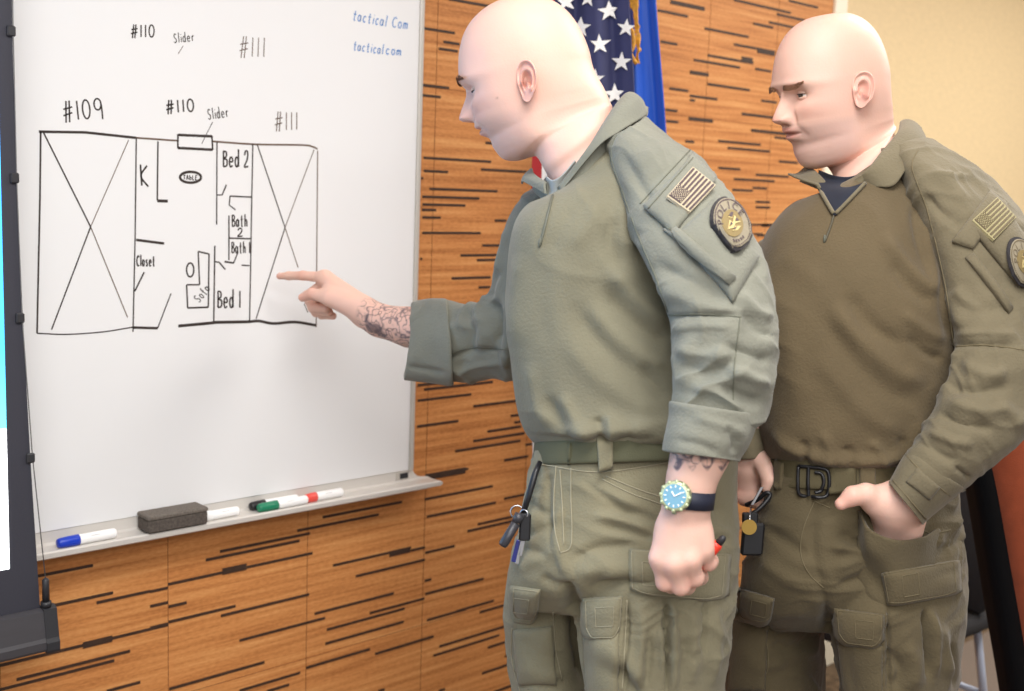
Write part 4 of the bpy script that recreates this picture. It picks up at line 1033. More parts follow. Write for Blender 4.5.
def flap(tree, cor, m, sm, parent, name='pocket_flap', t=.004, puff=.006, inset=4, velcro=None, flat=.5, rc=0.):
    f = mk(name, patch(tree, cor, t, 16, 16, .0015, puff=puff, flat=flat, rc=rc), m, parent)
    ft = tree_of(patch(tree, cor, t, 16, 16, .0015, puff=puff, flat=flat, rc=rc))
    c = np.array(cor, float); ce = c.mean(0); ins = ce+(c-ce)*(1-2*inset/np.linalg.norm(c-ce, axis=1).mean()/1.6)[..., None] if False else ce+(c-ce)*(1-inset/np.linalg.norm(c-ce, axis=1).mean())
    rnd = lambda v, u: tuple((1-u*(1-rc*(max(0, abs(2*v-1)-.55)/.45)**2))*((1-v)*ins[0]+v*ins[1])+u*(1-rc*(max(0, abs(2*v-1)-.55)/.45)**2)*((1-v)*ins[3]+v*ins[2]))
    ls = [[tuple(ins[0]), tuple(ins[1])], [rnd(0, k/6) for k in range(7)], [rnd(1, k/6) for k in range(7)], [rnd(k/16, 1) for k in range(17)]]
    if velcro:
        v = np.array(velcro, float); ls += [[tuple(v[i]), tuple(v[(i+1) % 4])] for i in range(4)]
    mk('stitching', join(*[seam(ft, l, .0005) for l in ls]), sm, f)
    return f
# pocket bodies and flaps
def pocket(tree, cor, m, parent, t=.003, puff=.004, name='cargo_pocket'): return mk(name, patch(tree, cor, t, 18, 18, .0006, puff=puff, flat=.3), m, parent)
pocket(T1, [(586,635),(622,632),(620,720),(592,720)], M_trs1, tr1, .002, .004, 'thigh_pocket')
pocket(T1, [(514,630),(553,626),(558,684),(520,684)], M_trs1, tr1, .002, .004, 'thigh_pocket')
flap(T1, [(628,549),(729,554),(725,602),(629,594)], M_trs1, M_thr1, tr1, puff=.006, rc=.12, flat=.15, velcro=[(642,562),(660,562),(661,586),(643,585)])
flap(T1, [(583,598),(624,596),(621,640),(584,641)], M_trs1, M_thr1, tr1, puff=.005, rc=.28, flat=.15, velcro=[(595,608),(614,607),(613,626),(596,627)])
flap(T1, [(511,585),(541,589),(537,624),(511,622)], M_trs1, M_thr1, tr1, puff=.005, rc=.25, flat=.1, velcro=[(514,598),(529,600),(527,614),(513,612)])
# ---- belt
belt = loft([((535.5,441),(739,434),1.62,1.62,.142,.142,2.2), ((535,442.5),(739,435.5),1.62,1.62,.1455,.1455,2.2), ((534,453),(739,446),1.62,1.62,.1465,.1465,2.2), ((533.5,463.5),(739,457),1.62,1.62,.147,.147,2.2), ((534.5,465.5),(738.5,459),1.62,1.62,.143,.143,2.2)], 14, 96, cap=False)
# the waist sits straight across in the picture
b1 = mk('belt', belt, M_belt1, p1); TB = tree_of(belt)
mk('belt_end', patch(TB, [(568,443),(571,443),(571,464),(568,464)], .0025, 4, 10, .0005), M_belt1, b1)
lp = mk('belt_loop', patch(TB, [(597,438),(613,438),(613,468),(599,472)], .0035, 8, 16, .001), M_trs1, tr1)
mk('belt_loop', patch(TB, [(700,446),(712,447),(712,478),(700,477)], .0035, 8, 16, .001), M_trs1, tr1)

# ---- shirt
tor = [((578,172),(634,112),1.64,1.64,.075,.08,2.0), ((551,196),(655,130),1.64,1.64,.10,.11,2.1), ((528,206),(695,160),1.63,1.65,.135,.15,2.2), ((515,226),(726,200),1.62,1.66,.155,.18,2.3), ((509,262),(738,250),1.62,1.66,.160,.19,2.3),
       ((508,310),(742,305),1.62,1.65,.158,.18,2.3), ((512,355),(743,358),1.62,1.64,.155,.165,2.3), ((517,400),(744,410),1.62,1.63,.153,.155,2.3), ((523,424),(744,428),1.62,1.62,.155,.152,2.3), ((531,439),(742,440),1.62,1.62,.152,.150,2.3), ((540,446),(736,443),1.62,1.62,.140,.140,2.2), ((545,445),(730,442),1.62,1.62,.12,.12,2.2)]
V, Fc = loft(tor, 190, 220)
st = [([(606,262),(628,290),(652,312),(676,322)], .0075, 9), ([(600,285),(622,312),(650,335),(672,345)], -.006, 8), ([(585,300),(612,332),(645,358),(672,365)], .004, 9), ([(570,300),(596,338),(630,370),(668,392)], -.0035, 9), ([(560,330),(590,370),(630,400),(665,415)], .0035, 11),
      ([(614,215),(610,245),(622,275)], -.004, 6), ([(628,195),(622,225),(634,258)], .0035, 6), ([(640,225),(640,260),(655,290)], -.004, 6), ([(545,395),(560,425),(575,441)], -.004, 6), ([(560,392),(575,420),(592,440)], .0035, 6), ([(530,360),(536,400),(548,432)], .003, 7), ([(596,415),(600,430),(598,444)], -.006, 5), ([(608,415),(612,430),(612,444)], .005, 5), ([(625,420),(630,434),(628,444)], -.003, 4),
      ([(555,432),(600,431),(660,427)], .006, 7), ([(532,437),(580,441),(662,438)], -.003, 3.5), ([(520,250),(516,300),(519,350)], .003, 8), ([(545,250),(540,300),(545,350)], -.0015, 10), ([(600,195),(590,225),(570,250)], .002, 8), ([(575,205),(560,230),(548,255)], -.0015, 7), ([(640,360),(655,385),(668,400)], -.004, 6)]
V = folds(V, Fc, st); V = V + vnormals(V, Fc)*(noise3(V, 9, 21)*.0030+noise3(V*[1,1,.5], 24, 22)*.0010)[:,None]
V = wrinkles(V, Fc, UP*.8+RIGHT*.5, .0022, 6, 20, 85, .2)
sh1 = mk('shirt', (V, Fc), M_knit1, p1); TS = tree_of((V, Fc))
# left sleeve
slv = [((600,142),(646,118),1.60,1.60,.075,.09,2.0), ((610,165),(668,135),1.575,1.59,.10,.09,2.1), ((622,205),(706,163),1.53,1.55,.095,.09,2.2), ((637,245),(738,205),1.48,1.49,.085,.085,2.2), ((652,275),(756,245),1.45,1.46,.078,.08,2.2), ((665,305),(771,285),1.43,1.43,.073,.075,2.2),
       ((671,335),(777,330),1.42,1.41,.068,.07,2.2), ((673,365),(777,362),1.415,1.40,.064,.066,2.2), ((672,390),(772,396),1.41,1.395,.060,.062,2.2), ((670,412),(762,422),1.405,1.395,.056,.058,2.2), ((674,430),(750,436),1.40,1.395,.050,.05,2.1)]
V, Fc = loft(slv, 220, 180)
st = [([(620,150),(640,185),(655,215)], -.003, 7), ([(650,265),(690,280),(730,300)], -.004, 8), ([(655,285),(700,305),(745,315)], .004, 8), ([(668,318),(700,315),(742,316)], -.0045, 3), ([(672,330),(700,326),(740,328)], .002, 4), ([(676,345),(700,355),(735,350)], .003, 6), ([(680,365),(705,372),(740,362)], -.003, 6), ([(720,345),(750,355),(772,362)], -.005, 6), ([(725,365),(750,378),(770,384)], .005, 6), ([(720,385),(745,398),(766,402)], -.005, 6), ([(690,385),(720,395),(745,412)], .004, 6),
      ([(735,290),(755,310),(774,318)], .005, 6), ([(740,310),(758,330),(775,338)], -.004, 5), ([(640,235),(650,262),(662,290)], .003, 6), ([(628,170),(660,150),(690,140)], .002, 7), ([(640,200),(655,180),(680,165)], -.0025, 6), ([(755,240),(762,262),(768,285)], .003, 4), ([(690,330),(688,360),(684,395)], .002, 7)]
V = folds(V, Fc, st); V = V + vnormals(V, Fc)*(noise3(V, 22, 31)*.0022+noise3(V, 55, 32)*.0010)[:,None]
V = wrinkles(V, Fc, P(745,350,1.4)-P(690,190,1.5), .0042, 10, 34, 71, .35); V = wrinkles(V, Fc, RIGHT+UP*.6, .0022, 14, 60, 74, .25)
sl1 = mk('sleeve', (V, Fc), M_wov1, sh1); TL = tree_of((V, Fc)); SLV1 = (V, Fc)
stitch(TL, [[(632,118),(614,140),(612,160),(622,190),(638,235),(655,275),(668,312)], [(740,318),(735,360),(733,400)], [(669,315),(700,314),(741,317)]], M_seam1, sh1)
cuff = loft([((672,404),(752,417),1.405,1.395,.050,.05), ((669,402),(756,414),1.40,1.39,.066,.066,2.2), ((667,415),(755,428),1.40,1.39,.0675,.068,2.2), ((664,432),(748,446),1.395,1.385,.068,.068,2.2), ((662,447),(741,458),1.395,1.385,.067,.067,2.2), ((662.5,450.5),(740,462),1.395,1.385,.065,.065,2.2), ((667,449),(737,459),1.395,1.39,.060,.060,2.2), ((672,438),(738,446),1.40,1.39,.055,.055,2.1), ((680,420),(735,428),1.40,1.395,.03,.03)], 90, 120)
V, Fc = cuff; V = folds(V, Fc, [([(690,415),(720,425),(745,436)], .003, 6), ([(672,440),(700,445),(720,455)], -.002, 5), ([(725,425),(735,440),(735,456)], -.004, 4)]); V = V+vnormals(V, Fc)*(noise3(V, 26, 33)*.002)[:,None]
mk('rolled_cuff', (V, Fc), M_wov1, sh1)
# pointing sleeve
sr = [((560,170),(610,165),1.76,1.74,.09,.06), ((514,205),(590,190),1.80,1.80,.08,.08), ((499,245),(575,250),1.84,1.84,.075,.075), ((489,285),(560,320),1.88,1.88,.068,.07), ((480,301),(527,374),1.93,1.93,.066,.068), ((462,304),(490,380),1.97,1.97,.064,.066),
      ((440,303),(457,383),2.01,2.01,.063,.064), ((420,302),(430,381),2.04,2.04,.062,.063), ((412,303),(418,379),2.055,2.055,.055,.055), ((412,312),(417,370),2.06,2.06,.03,.03)]
V, Fc = loft(sr, 170, 150)
st = [([(505,225),(497,250),(495,280)], .004, 5), ([(490,300),(500,320),(498,350)], -.007, 5), ([(478,302),(485,325),(480,355)], .006, 6), ([(466,305),(472,330),(466,362)], -.005, 5), ([(500,268),(490,285),(488,300)], -.004, 4), ([(440,362),(470,352),(510,350)], -.003, 3), ([(450,375),(480,366),(512,362)], .003, 4), ([(507,290),(510,330),(506,370)], .006, 5), ([(450,312),(455,340),(452,372)], .002, 5), ([(445,330),(470,322),(492,318)], .003, 5)]
V = folds(V, Fc, st); V = V + vnormals(V, Fc)*(noise3(V, 24, 41)*.0022+noise3(V, 55, 42)*.0009)[:,None]
V = wrinkles(V, Fc, RIGHT+UP*.3, .0045, 10, 34, 81, .45)
sl2 = mk('sleeve', (V, Fc), M_wov1, sh1)
stitch(tree_of((V, Fc)), [[(442,358),(470,348),(512,350)]], M_seam1, sh1)
cf2 = loft([((446,306),(452,378),2.0,2.0,.055,.055), ((446,299),(452,385),2.0,2.0,.069,.069,2.2), ((430,298),(433,384),2.03,2.03,.0695,.0695,2.2), ((419,299.5),(408,380.5),2.06,2.06,.0695,.0695,2.2), ((416,301),(404.5,379),2.065,2.065,.068,.068,2.2), ((417,305),(406.5,374),2.06,2.06,.062,.062,2.2), ((424,308),(420,371),2.05,2.05,.055,.055), ((424,320),(426,356),2.04,2.04,.02,.02)], 90, 110)
V, Fc = cf2; V = folds(V, Fc, [([(407,366),(425,370),(447,374)], -.003, 3), ([(415,310),(417,340),(414,368)], .002, 6)]); V = V+vnormals(V, Fc)*(noise3(V, 24, 43)*.0018)[:,None]
mk('rolled_cuff', (V, Fc), M_wov1, sh1)
# shoulder pocket with flap, and the badges on it
pk = patch(TL, [(676,236),(716,198),(757,260),(732,304)], .004, 20, 20, .0008, puff=.010, flat=.45)
pkt = mk('sleeve_pocket', pk, M_wov1, sh1); TPk = tree_of(join(SLV1, pk))
pf = patch(TPk, [(664,230),(676,226),(737,277),(729,285)], .003, 8, 20, .002, puff=.005, flat=.2); mk('pocket_flap', pf, M_wov1, sh1)
yk = patch(TL, [(643,210),(692,156),(716,182),(673,236)], .003, 16, 16, .0008, puff=.004, flat=.3); mk('shoulder_yoke', yk, M_wov1, sh1)
stitch(tree_of(join(SLV1, yk)), [[(648,209),(693,158)], [(648,214),(672,231)], [(640,204),(690,150)]], M_seam1, sh1)
TY = tree_of(join(SLV1, yk, pk))
def plane_frame(tree, cor, lift):
    "badge frame laid over four picture corners: an 11 x 11 grid of points hugging the cloth, and its normal"
    G = []; c = [np.array(q, float) for q in cor]
    for i in range(11):
        for j in range(11):
            a, b = i/10, j/10; G.append((1-a)*((1-b)*c[0]+b*c[3])+a*((1-b)*c[1]+b*c[2]))
    H = [hit(tree, *p)[0] for p in G]; H = np.array([h for h in H if h is not None])
    md = np.median(proj(H)[2]); H = H[np.abs(proj(H)[2]-md) < .07]
    cc = H.mean(0); n_ = np.linalg.svd(H-cc)[2][2]; n_ = n_*(1 if n_ @ (CAM-cc) > 0 else -1)
    e1 = nrm(np.cross(n_, [0,0,1])); e2 = np.cross(n_, e1)
    B_ = lambda x, y: np.stack([np.ones_like(x), x, y, x*x, x*y, y*y], 1)
    x, y, z = (H-cc)@e1, (H-cc)@e2, (H-cc)@n_
    k = np.linalg.lstsq(B_(x, y), z, rcond=None)[0]
    ev, ec = np.linalg.eigh(np.array([[k[3], k[4]/2],[k[4]/2, k[5]]])); Qm = ec @ np.diag(np.clip(ev, -6.5, 0)) @ ec.T   # bends outward only
    k[3], k[4], k[5] = Qm[0,0], 2*Qm[0,1], Qm[1,1]; q2 = z-B_(x, y)[:,3:]@k[3:]; k[:3] = np.linalg.lstsq(B_(x, y)[:,:3], q2, rcond=None)[0]; up_ = np.percentile(z-B_(x, y)@k, 88)
    out = []
    for p in G:
        r = ray(*p); q = 0.
        for _ in range(4):
            w_ = CAM+r*(((cc-CAM) @ n_ + q)/(r @ n_)); q = float((B_(np.array([(w_-cc)@e1]), np.array([(w_-cc)@e2]))@k)[0])+up_+lift
        out.append(w_)
    return np.array(out).reshape(11,11,3), n_
def bil(Fr, u, v):
    x = min(max(u*10, 0), 9.999); y = min(max(v*10, 0), 9.999); i, j = int(x), int(y); x, y = u*10-i, v*10-j
    return (1-x)*((1-y)*Fr[i,j]+y*Fr[i,j+1])+x*((1-y)*Fr[i+1,j]+y*Fr[i+1,j+1])
def plate(Fr, n, pts, t, z0=0.):
    "small raised shape on a badge, filled as rings so that it follows the curve"
    if len(pts) == 4:                                             # strips: a small grid
        a, b, c, d = [np.array(q, float) for q in pts]; ku = max(1, int(np.abs(b-a).max()/.07)); kv = max(1, int(np.abs(d-a).max()/.07)); G = []
        for zz in (z0+t, z0):
            for i in range(ku+1):
                for j in range(kv+1):
                    u, v = i/ku, j/kv; G.append(bil(Fr, *((1-u)*((1-v)*a+v*d)+u*((1-v)*b+v*c)))+n*zz)
        G = np.array(G); w_ = kv+1; N_ = (ku+1)*w_; Fc = [[i*w_+j, i*w_+j+1, (i+1)*w_+j+1, (i+1)*w_+j] for i in range(ku) for j in range(kv)]
        bd = [j for j in range(kv+1)]+[i*w_+kv for i in range(1, ku+1)]+[ku*w_+j for j in range(kv-1, -1, -1)]+[i*w_ for i in range(ku-1, 0, -1)]
        Fc += [[bd[(q+1) % len(bd)], bd[q], N_+bd[q], N_+bd[(q+1) % len(bd)]] for q in range(len(bd))]
        if np.cross(G[Fc[0][1]]-G[Fc[0][0]], G[Fc[0][3]]-G[Fc[0][0]]) @ n < 0: Fc = [f[::-1] for f in Fc]
        return G, Fc
    P2 = []
    m = len(pts)
    for i in range(m):
        a, b = np.array(pts[i]), np.array(pts[(i+1) % m]); k = max(1, int(np.abs(b-a).max()/.12))
        P2 += [a+(b-a)*j/k for j in range(k)]
    P2 = np.array(P2); c = P2.mean(0); m = len(P2); big = np.ptp(P2, axis=0).min() > .2; ks = list(np.linspace(.001,1,9)) if big else [.001,1.]
    V = []; Fc = []
    for zz in (z0+t, z0):
        for k in ks: V += [bil(Fr, *(c+(p-c)*k))+n*zz for p in P2]
    L_ = len(ks)
    for r in range(L_-1): Fc += [[r*m+j, r*m+(j+1) % m, (r+1)*m+(j+1) % m, (r+1)*m+j] for j in range(m)]
    o = (L_-1)*m; q = L_*m+(L_-1)*m; Fc += [[o+j, o+(j+1) % m, q+(j+1) % m, q+j] for j in range(m)]
    V = np.array(V); a0 = V[Fc[0][0]]; nn = np.cross(V[Fc[-m-1][1]]-V[Fc[-m-1][0]], V[Fc[-m-1][3]]-V[Fc[-m-1][0]]) if len(Fc) > m else n
    if nn @ n < 0: Fc = [f[::-1] for f in Fc]
    return V, Fc
def rect(u0, v0, u1, v1): return [(u0,v0),(u1,v0),(u1,v1),(u0,v1)]
def star_pts(cu, cv, ru, rv, k=5, inner=.42, rot=-90): return [(cu+ru*(1 if i % 2 == 0 else inner)*math.cos(math.radians(rot+180/k*i)), cv+rv*(1 if i % 2 == 0 else inner)*math.sin(math.radians(rot+180/k*i))) for i in range(2*k)]
def flag_badge(tree, cor, parent, ml, mdk, back=.004):
    "cor: canton corner first, u along the stripes, v across"
    Fr, n = plane_frame(tree, cor, .002)
    base = mk('flag_patch', plate(Fr, n, rect(0,0,1,1), back, -back), ml, parent, smooth=False)
    out = []
    m = .035
    for k in range(13):
        v0 = m+(1-2*m)*k/13; v1 = m+(1-2*m)*(k+1)/13; u0 = .42 if k < 7 else m
        if k % 2 == 0: out.append(plate(Fr, n, rect(u0, v0+.001, 1-m, v1-.001), .0006, .0006))
    mk('flag_stripes', join(*out), mdk, base, smooth=False)
    ct = [plate(Fr, n, rect(m, m, .41, m+(1-2*m)*7/13), .0007, .0006)]; stz = []
    for i in range(9):
        for j in range(6 if i % 2 == 0 else 5):
            cu = m+.375*((j+.5+(0 if i % 2 == 0 else .5))/6.0); cv = m+(1-2*m)*7/13*(i+.6)/9.2
            stz.append(plate(Fr, n, star_pts(cu, cv, .022, .030), .0005, .0016))
    mk('flag_canton', join(*ct), mdk, base, smooth=False); mk('flag_stars', join(*stz), ml, base, smooth=False)
    return base
flag_badge(TY, [(667,196),(693,166.5),(716,185),(690,212)], sh1, M_patch, M_patchd)
def text_mesh(txt, size):
    cu = bpy.data.curves.new('t', 'FONT'); cu.body = txt; cu.size = size; cu.align_x = 'CENTER'; cu.extrude = 0; cu.resolution_u = 3
    o = bpy.data.objects.new('t', cu); C.objects.link(o); dg = bpy.context.evaluated_depsgraph_get()
    me = o.evaluated_get(dg).to_mesh(); V = np.array([v.co[:] for v in me.vertices]); Fc = [list(p.vertices) for p in me.polygons]
    o.evaluated_get(dg).to_mesh_clear(); bpy.data.objects.remove(o); bpy.data.curves.remove(cu); return V, Fc
def police_badge(tree, cor, parent, mfield, mdk, mk_, rot=0.):
    "round badge with one pointed end; u across the lettering, v down"
    Fr, n = plane_frame(tree, cor, .003)
    def shape(k): return [(.5+k*.5*x, .5+k*.5*y) for x, y in [(math.cos(math.radians(a)), math.sin(math.radians(a))) for a in range(180, 361, 12)]+[(1.0,.35),(.80,.78),(.50,.98),(0,1.06),(-.50,.98),(-.80,.78),(-1.0,.35)]]
    base = mk('round_patch', plate(Fr, n, shape(1.0), .0018, -.0008), mk_, parent, smooth=False)
    mk('patch_field', plate(Fr, n, shape(.90), .0005, .0026), mfield, base, smooth=False)
    rb = []
    ring = shape(.84); r2 = shape(.80)
    for i in range(len(ring)):
        a, b = np.array(ring[i]), np.array(ring[(i+1) % len(ring)])
        for q in range(0, 4): 
            c = a+(b-a)*(q+.5)/4; rb.append(plate(Fr, n, rect(c[0]-.010, c[1]-.010, c[0]+.010, c[1]+.010), .0005, .0033))
    mk('dotted_rim', join(*rb), mdk, base, smooth=False)
    def letters(txt, rad, a0, a1, h, flip=False):
        o = []
        for i, ch in enumerate(txt):
            if ch == ' ': continue
            V, Fc = text_mesh(ch, h); a = math.radians(a0+(a1-a0)*i/max(1, len(txt)-1))
            for v in V: pass
            if not flip: X = .5+(rad+V[:,1])*np.cos(a)-V[:,0]*np.sin(a)*1; Y = .5+(rad+V[:,1])*np.sin(a)+V[:,0]*np.cos(a)
            else: X = .5+(rad-V[:,1])*np.cos(a)+V[:,0]*np.sin(a); Y = .5+(rad-V[:,1])*np.sin(a)-V[:,0]*np.cos(a)
            W_ = np.array([bil(Fr, x, y) for x, y in zip(X, Y)])+n*.0044
            o.append((W_, Fc)); 
        return o
    mk('lettering', join(*letters('POLICE', .238, 194, 346, .215)), mdk, base, smooth=False, label='dark letters reading POLICE')
    sm = []
    for i, (x, y, w, h) in enumerate(((.36,.82,.03,.05),(.42,.845,.03,.05),(.48,.86,.03,.05),(.55,.855,.03,.05),(.61,.84,.03,.05))): sm.append(plate(Fr, n, rect(x, y-h/2, x+w, y+h/2), .0005, .0033))
    mk('small_lettering', join(*sm), mdk, base, smooth=False)
    # the picture on the badge: a building-like crest in tan and dark threads
    pic = [plate(Fr, n, [(.5+.27*math.cos(t*PI/16), .53+.25*math.sin(t*PI/16)) for t in range(32)], .0006, .0034)]
    mk('crest_ground', join(*pic), M_crest, base, smooth=False)
    hl = [plate(Fr, n, p, .0006, .0042) for p in ([(.32,.60),(.44,.46),(.50,.53),(.60,.42),(.69,.58),(.55,.56),(.46,.62)], [(.40,.66),(.52,.60),(.66,.65),(.54,.69)], [(.44,.40),(.50,.36),(.56,.40),(.52,.45)])]
    mk('crest_light_shapes', join(*hl), M_crestl, base, smooth=False)
    dk = [plate(Fr, n, p, .0006, .0049) for p in ([(.45,.38),(.55,.34),(.60,.37),(.52,.43)], [(.38,.56),(.45,.50),(.47,.55)], [(.56,.52),(.62,.47),(.66,.55)], [(.42,.63),(.56,.62),(.48,.66)])]
    mk('crest_dark_shapes', join(*dk), mdk, base, smooth=False)
    return base
M_crest = mat('crest_thread', srgb(132, 114, 74), .9); M_crestl = mat('crest_light_thread', srgb(196, 176, 122), .9)
M_field = mat('badge_field', srgb(140, 130, 110), .9)
police_badge(TY, [(703,206),(736,190),(758,240),(722,258)], sh1, M_field, M_patchd, M_patchk)
# collar
mk('collar', sheet([[(552,203,1.575),(590,172,1.55),(622,140,1.57),(645,119,1.62),(648,108,1.68)], [(556,192,1.570),(587,153,1.545),(606,124,1.56),(622,103,1.60),(630,97,1.66)], [(558,188,1.567),(588,149,1.540),(608,119,1.552),(626,95,1.595),(633,93,1.66)],
     [(560,189,1.564),(590,147,1.535),(613,119,1.545),(637,100,1.59),(642,100,1.65)], [(560,193,1.562),(598,147,1.530),(619,132,1.540),(643,117,1.59),(647,112,1.65)]], .0028, 40, 60), M_wov1, sh1)
mk('collar', sheet([[(549,205,1.60),(535,192,1.66),(533,186,1.70)], [(548,190,1.595),(535,178,1.655),(532,172,1.70)], [(546,183,1.59),(533,174,1.65),(531,169,1.70)], [(545,186,1.588),(526,177,1.645),(524,176,1.70)], [(546,194,1.587),(524,182,1.645),(522,184,1.69)]], .0025, 36, 30), M_wov1, sh1)
mk('undershirt', sheet([[(546,176,1.60),(553,180,1.575),(563,174,1.565),(575,160,1.56)], [(547,186,1.602),(553,192,1.585),(562,184,1.575),(577,166,1.57)], [(549,203,1.60),(552,206,1.59),(560,196,1.58),(580,172,1.575)]], .0015, 16, 24), M_greytee, p1)
zp = seam(TS, [(553,196),(547,220),(541,244)], .0020, .001, 30)
zo = mk('front_zip', zp, M_zip, sh1); h_, n_ = hit(TS, 541, 243); 
if h_ is not None: mk('zip_pull', ball(h_+n_*.003, (.0022,.0022,.006), 8, 12), M_zip, zo)
M_boot = mat('black_boot', srgb(30, 28, 26), .5)
boot(P(640, zf, 1.58), M1[0], 'boot', p1, M_boot); boot(P(556, zf2, 1.75), M1[0], 'boot', p1, M_boot)
# ---- wrist watch
wc = H(686,497,-.012); wn = nrm(nrm(CAM-wc)*1.0-RIGHT*.28+UP*.05); wu = nrm(np.cross(wn, np.cross(UP, wn))); wx = np.cross(wu, wn)
axw = nrm(H(690,478)-H(686,520)); ctr = H(688.5,498.5,.000)
th = np.arange(72)*2*PI/72; e1 = nrm(np.cross(axw, FWD)); e2 = np.cross(axw, e1)
Vw = []
for off, rad in ((-.0105,.0275),(-.0100,.0308),(.0100,.0314),(.0105,.0280)):
    Vw.append(ctr+axw*off+(np.cos(th)[:,None]*e1+np.sin(th)[:,None]*e2)*rad)
wt = mk('watch_strap', orient((np.array(Vw).reshape(-1,3), grid_faces(4, 72))), mat('navy_strap', srgb(28, 32, 50), .6), p1)
wc = H(676,496,-.0275); wn = nrm(wc-ctr-axw*((wc-ctr)@axw)); 
wn = nrm(wn*.8+nrm(CAM-wc)*.9); wu = nrm(axw-wn*(axw@wn)); wx = np.cross(wu, wn)
def disc(r, z0, z1, n=48, rim=None): return tube([wc+wn*z0, wc+wn*z1], r, n)
M_case = mat('watch_case', srgb(150, 160, 130), .35, metal=.5); M_dial = mat('watch_dial', srgb(120, 168, 192), .25); M_bez = mat('watch_bezel', srgb(190, 200, 160), .35, metal=.3); M_lume = mat('watch_marks', srgb(245, 248, 250), .4)
mk('watch_case', tube([wc-wn*.008, wc-wn*.007, wc+wn*.004, wc+wn*.005], [.0172,.0182,.0182,.017], 48), M_case, wt)
bz = [tube([wc+wn*.0045, wc+wn*.0060, wc+wn*.0072], [.0176,.0174,.0150], 48)]
for k in range(12):
    a = k*PI/6; bz.append(ball(wc+wn*.005+(wx*math.cos(a)+wu*math.sin(a))*.0168, .0026, 6, 8))
mk('watch_bezel', join(*bz), M_bez, wt)
mk('watch_dial', disc(.0140, .0068, .0075), M_dial, wt, smooth=False)
mkx = []
for k in range(12):
    a = k*PI/6; d_ = wx*math.cos(a)+wu*math.sin(a); e_ = np.cross(wn, d_)
    mkx.append(box(wc+wn*.0078+d_*.0113, d_*.0014, e_*.0007, wn*.0003))
for a, l, wd in ((2.2,.0065,.0009),(.6,.0095,.0007)):
    d_ = wx*math.cos(a)+wu*math.sin(a); e_ = np.cross(wn, d_); mkx.append(box(wc+wn*.0081+d_*l/2, d_*l/2, e_*wd, wn*.0003))
mk('watch_hands', join(*mkx), M_lume, wt, smooth=False)
mk('watch_crown', tube([wc+wx*.0175-wu*.004, wc+wx*.0215-wu*.005], .0026, 12), M_case, wt) if False else mk('watch_crown', tube([wc-wu*.0175, wc-wu*.0212], .0027, 12), M_case, wt)
mk('strap_keeper', box(H(706,498.5,.006), RIGHT*.0032, axw*.0118, FWD*.010, .002), M_black, wt, smooth=False)
# ---- red marker in that hand
m0, m1_ = H(724.5,536.5,-.004), H(668,600,.030)
ma = nrm(m1_-m0); pen = thing('marker', (m0+m1_)/2, 'red marker with dark tip held in the pointing man\'s lowered fist', 'marker')
mk('barrel', tube([m0+ma*.011, m0+ma*.014, m0+ma*.072], [.0052,.0068,.0072], 18), mat('red_plastic', srgb(226, 62, 44), .35), pen)
mk('tip', tube([m0, m0+ma*.003, m0+ma*.012], [.0024,.0040,.0050], 16), M_dark, pen)
# ---- keys on his belt
kz = 1.555
def K(x, y, dz=0): return P(x, y, kz+dz)
ky = thing('key_bundle', K(537,466), 'bundle of keys on black clip hanging from pointing man\'s belt', 'keys')
mk('strap', tube([K(540,462,-.02), K(535,474,-.03), K(529,495,-.03), K(523,514,-.03)], [.0035,.0045,.0045,.004], 8), M_black, ky)
def ringo(c, r, n, t=.0011):
    a = nrm(np.cross(n, [0.3,.2,1])); b = np.cross(n, a); return tube([c+r*(a*math.cos(k*PI/12)+b*math.sin(k*PI/12)) for k in range(25)], t, 6, caps=False)
mk('split_ring', join(ringo(K(517,512,-.03), .0085, FWD), ringo(K(524,514,-.036), .0055, nrm(FWD+RIGHT*.5))), M_steel, ky)
mk('torch', join(tube([K(520,514,-.04), K(516.5,522,-.04)], .0068, 14), tube([K(516,523,-.04), K(503.5,544,-.04), K(502.3,546,-.04)], [.0062,.0064,.005], 16)), mat('torch_black', srgb(52, 52, 58), .4), ky)
mk('key_fob', box(K(525,527,-.035), nrm(K(525,515,-.035)-K(524,540,-.035))*.018, RIGHT*.0075, FWD*.004, .002), M_black, ky, smooth=False)
for (x0, y0, x1, y1, c, w, nm) in ((519,540,513.5,562,mat('blue_key', srgb(50, 54, 120), .35, metal=.4),.0033,'key'),(521,536,517,564,M_steel,.0026,'key'),(524,538,520,556,M_steel,.0028,'key')):
    a, b = K(x0,y0,-.034), K(x1,y1,-.034); d_ = nrm(b-a); mk(nm, box((a+b)/2, d_*np.linalg.norm(b-a)/2, nrm(np.cross(d_, FWD))*w, FWD*.0011, .0008), c, ky, smooth=False)
# ------------------------------------------------------------------ the man who watches
p2 = thing('person', [*P(850, 500, 1.76)[:2], 0], 'bald man in brown-olive shirt, hand in pocket, watching the pointing man', 'person')
M2 = frame(15, 12, 0); s2 = .92; TALL = 1.06
O2 = P(860, 96.5, 1.69) + M2[0]*.002*s2 - M2[1]*.076*s2
necks = [((835,184),(897.5,140),1.76,1.76,.060,.062), ((838,205),(920,162),1.76,1.76,.068,.085),
         ((815,240),(930,220),1.76,1.76,.10,.12), ((805,330),(930,330),1.76,1.76,.10,.11), ((805,450),(930,455),1.76,1.76,.09,.09), ((800,540),(930,540),1.75,1.75,.08,.08), ((820,575),(910,575),1.75,1.75,.05,.05)]
hb2 = head_body(M2, O2, s2, necks, jaw=1.3, brow=.7, heavy=.35, fat=.3, nose=.95, recede=.012, tall=TALL, nape=.013)
ears2 = [orient((to_world(v, M2, O2, s2), f)) for v, f in (ear_local(1, xc=-.004, zc=.009, sc=.90), ear_local(-1, xc=-.004, zc=.009, sc=.90))]
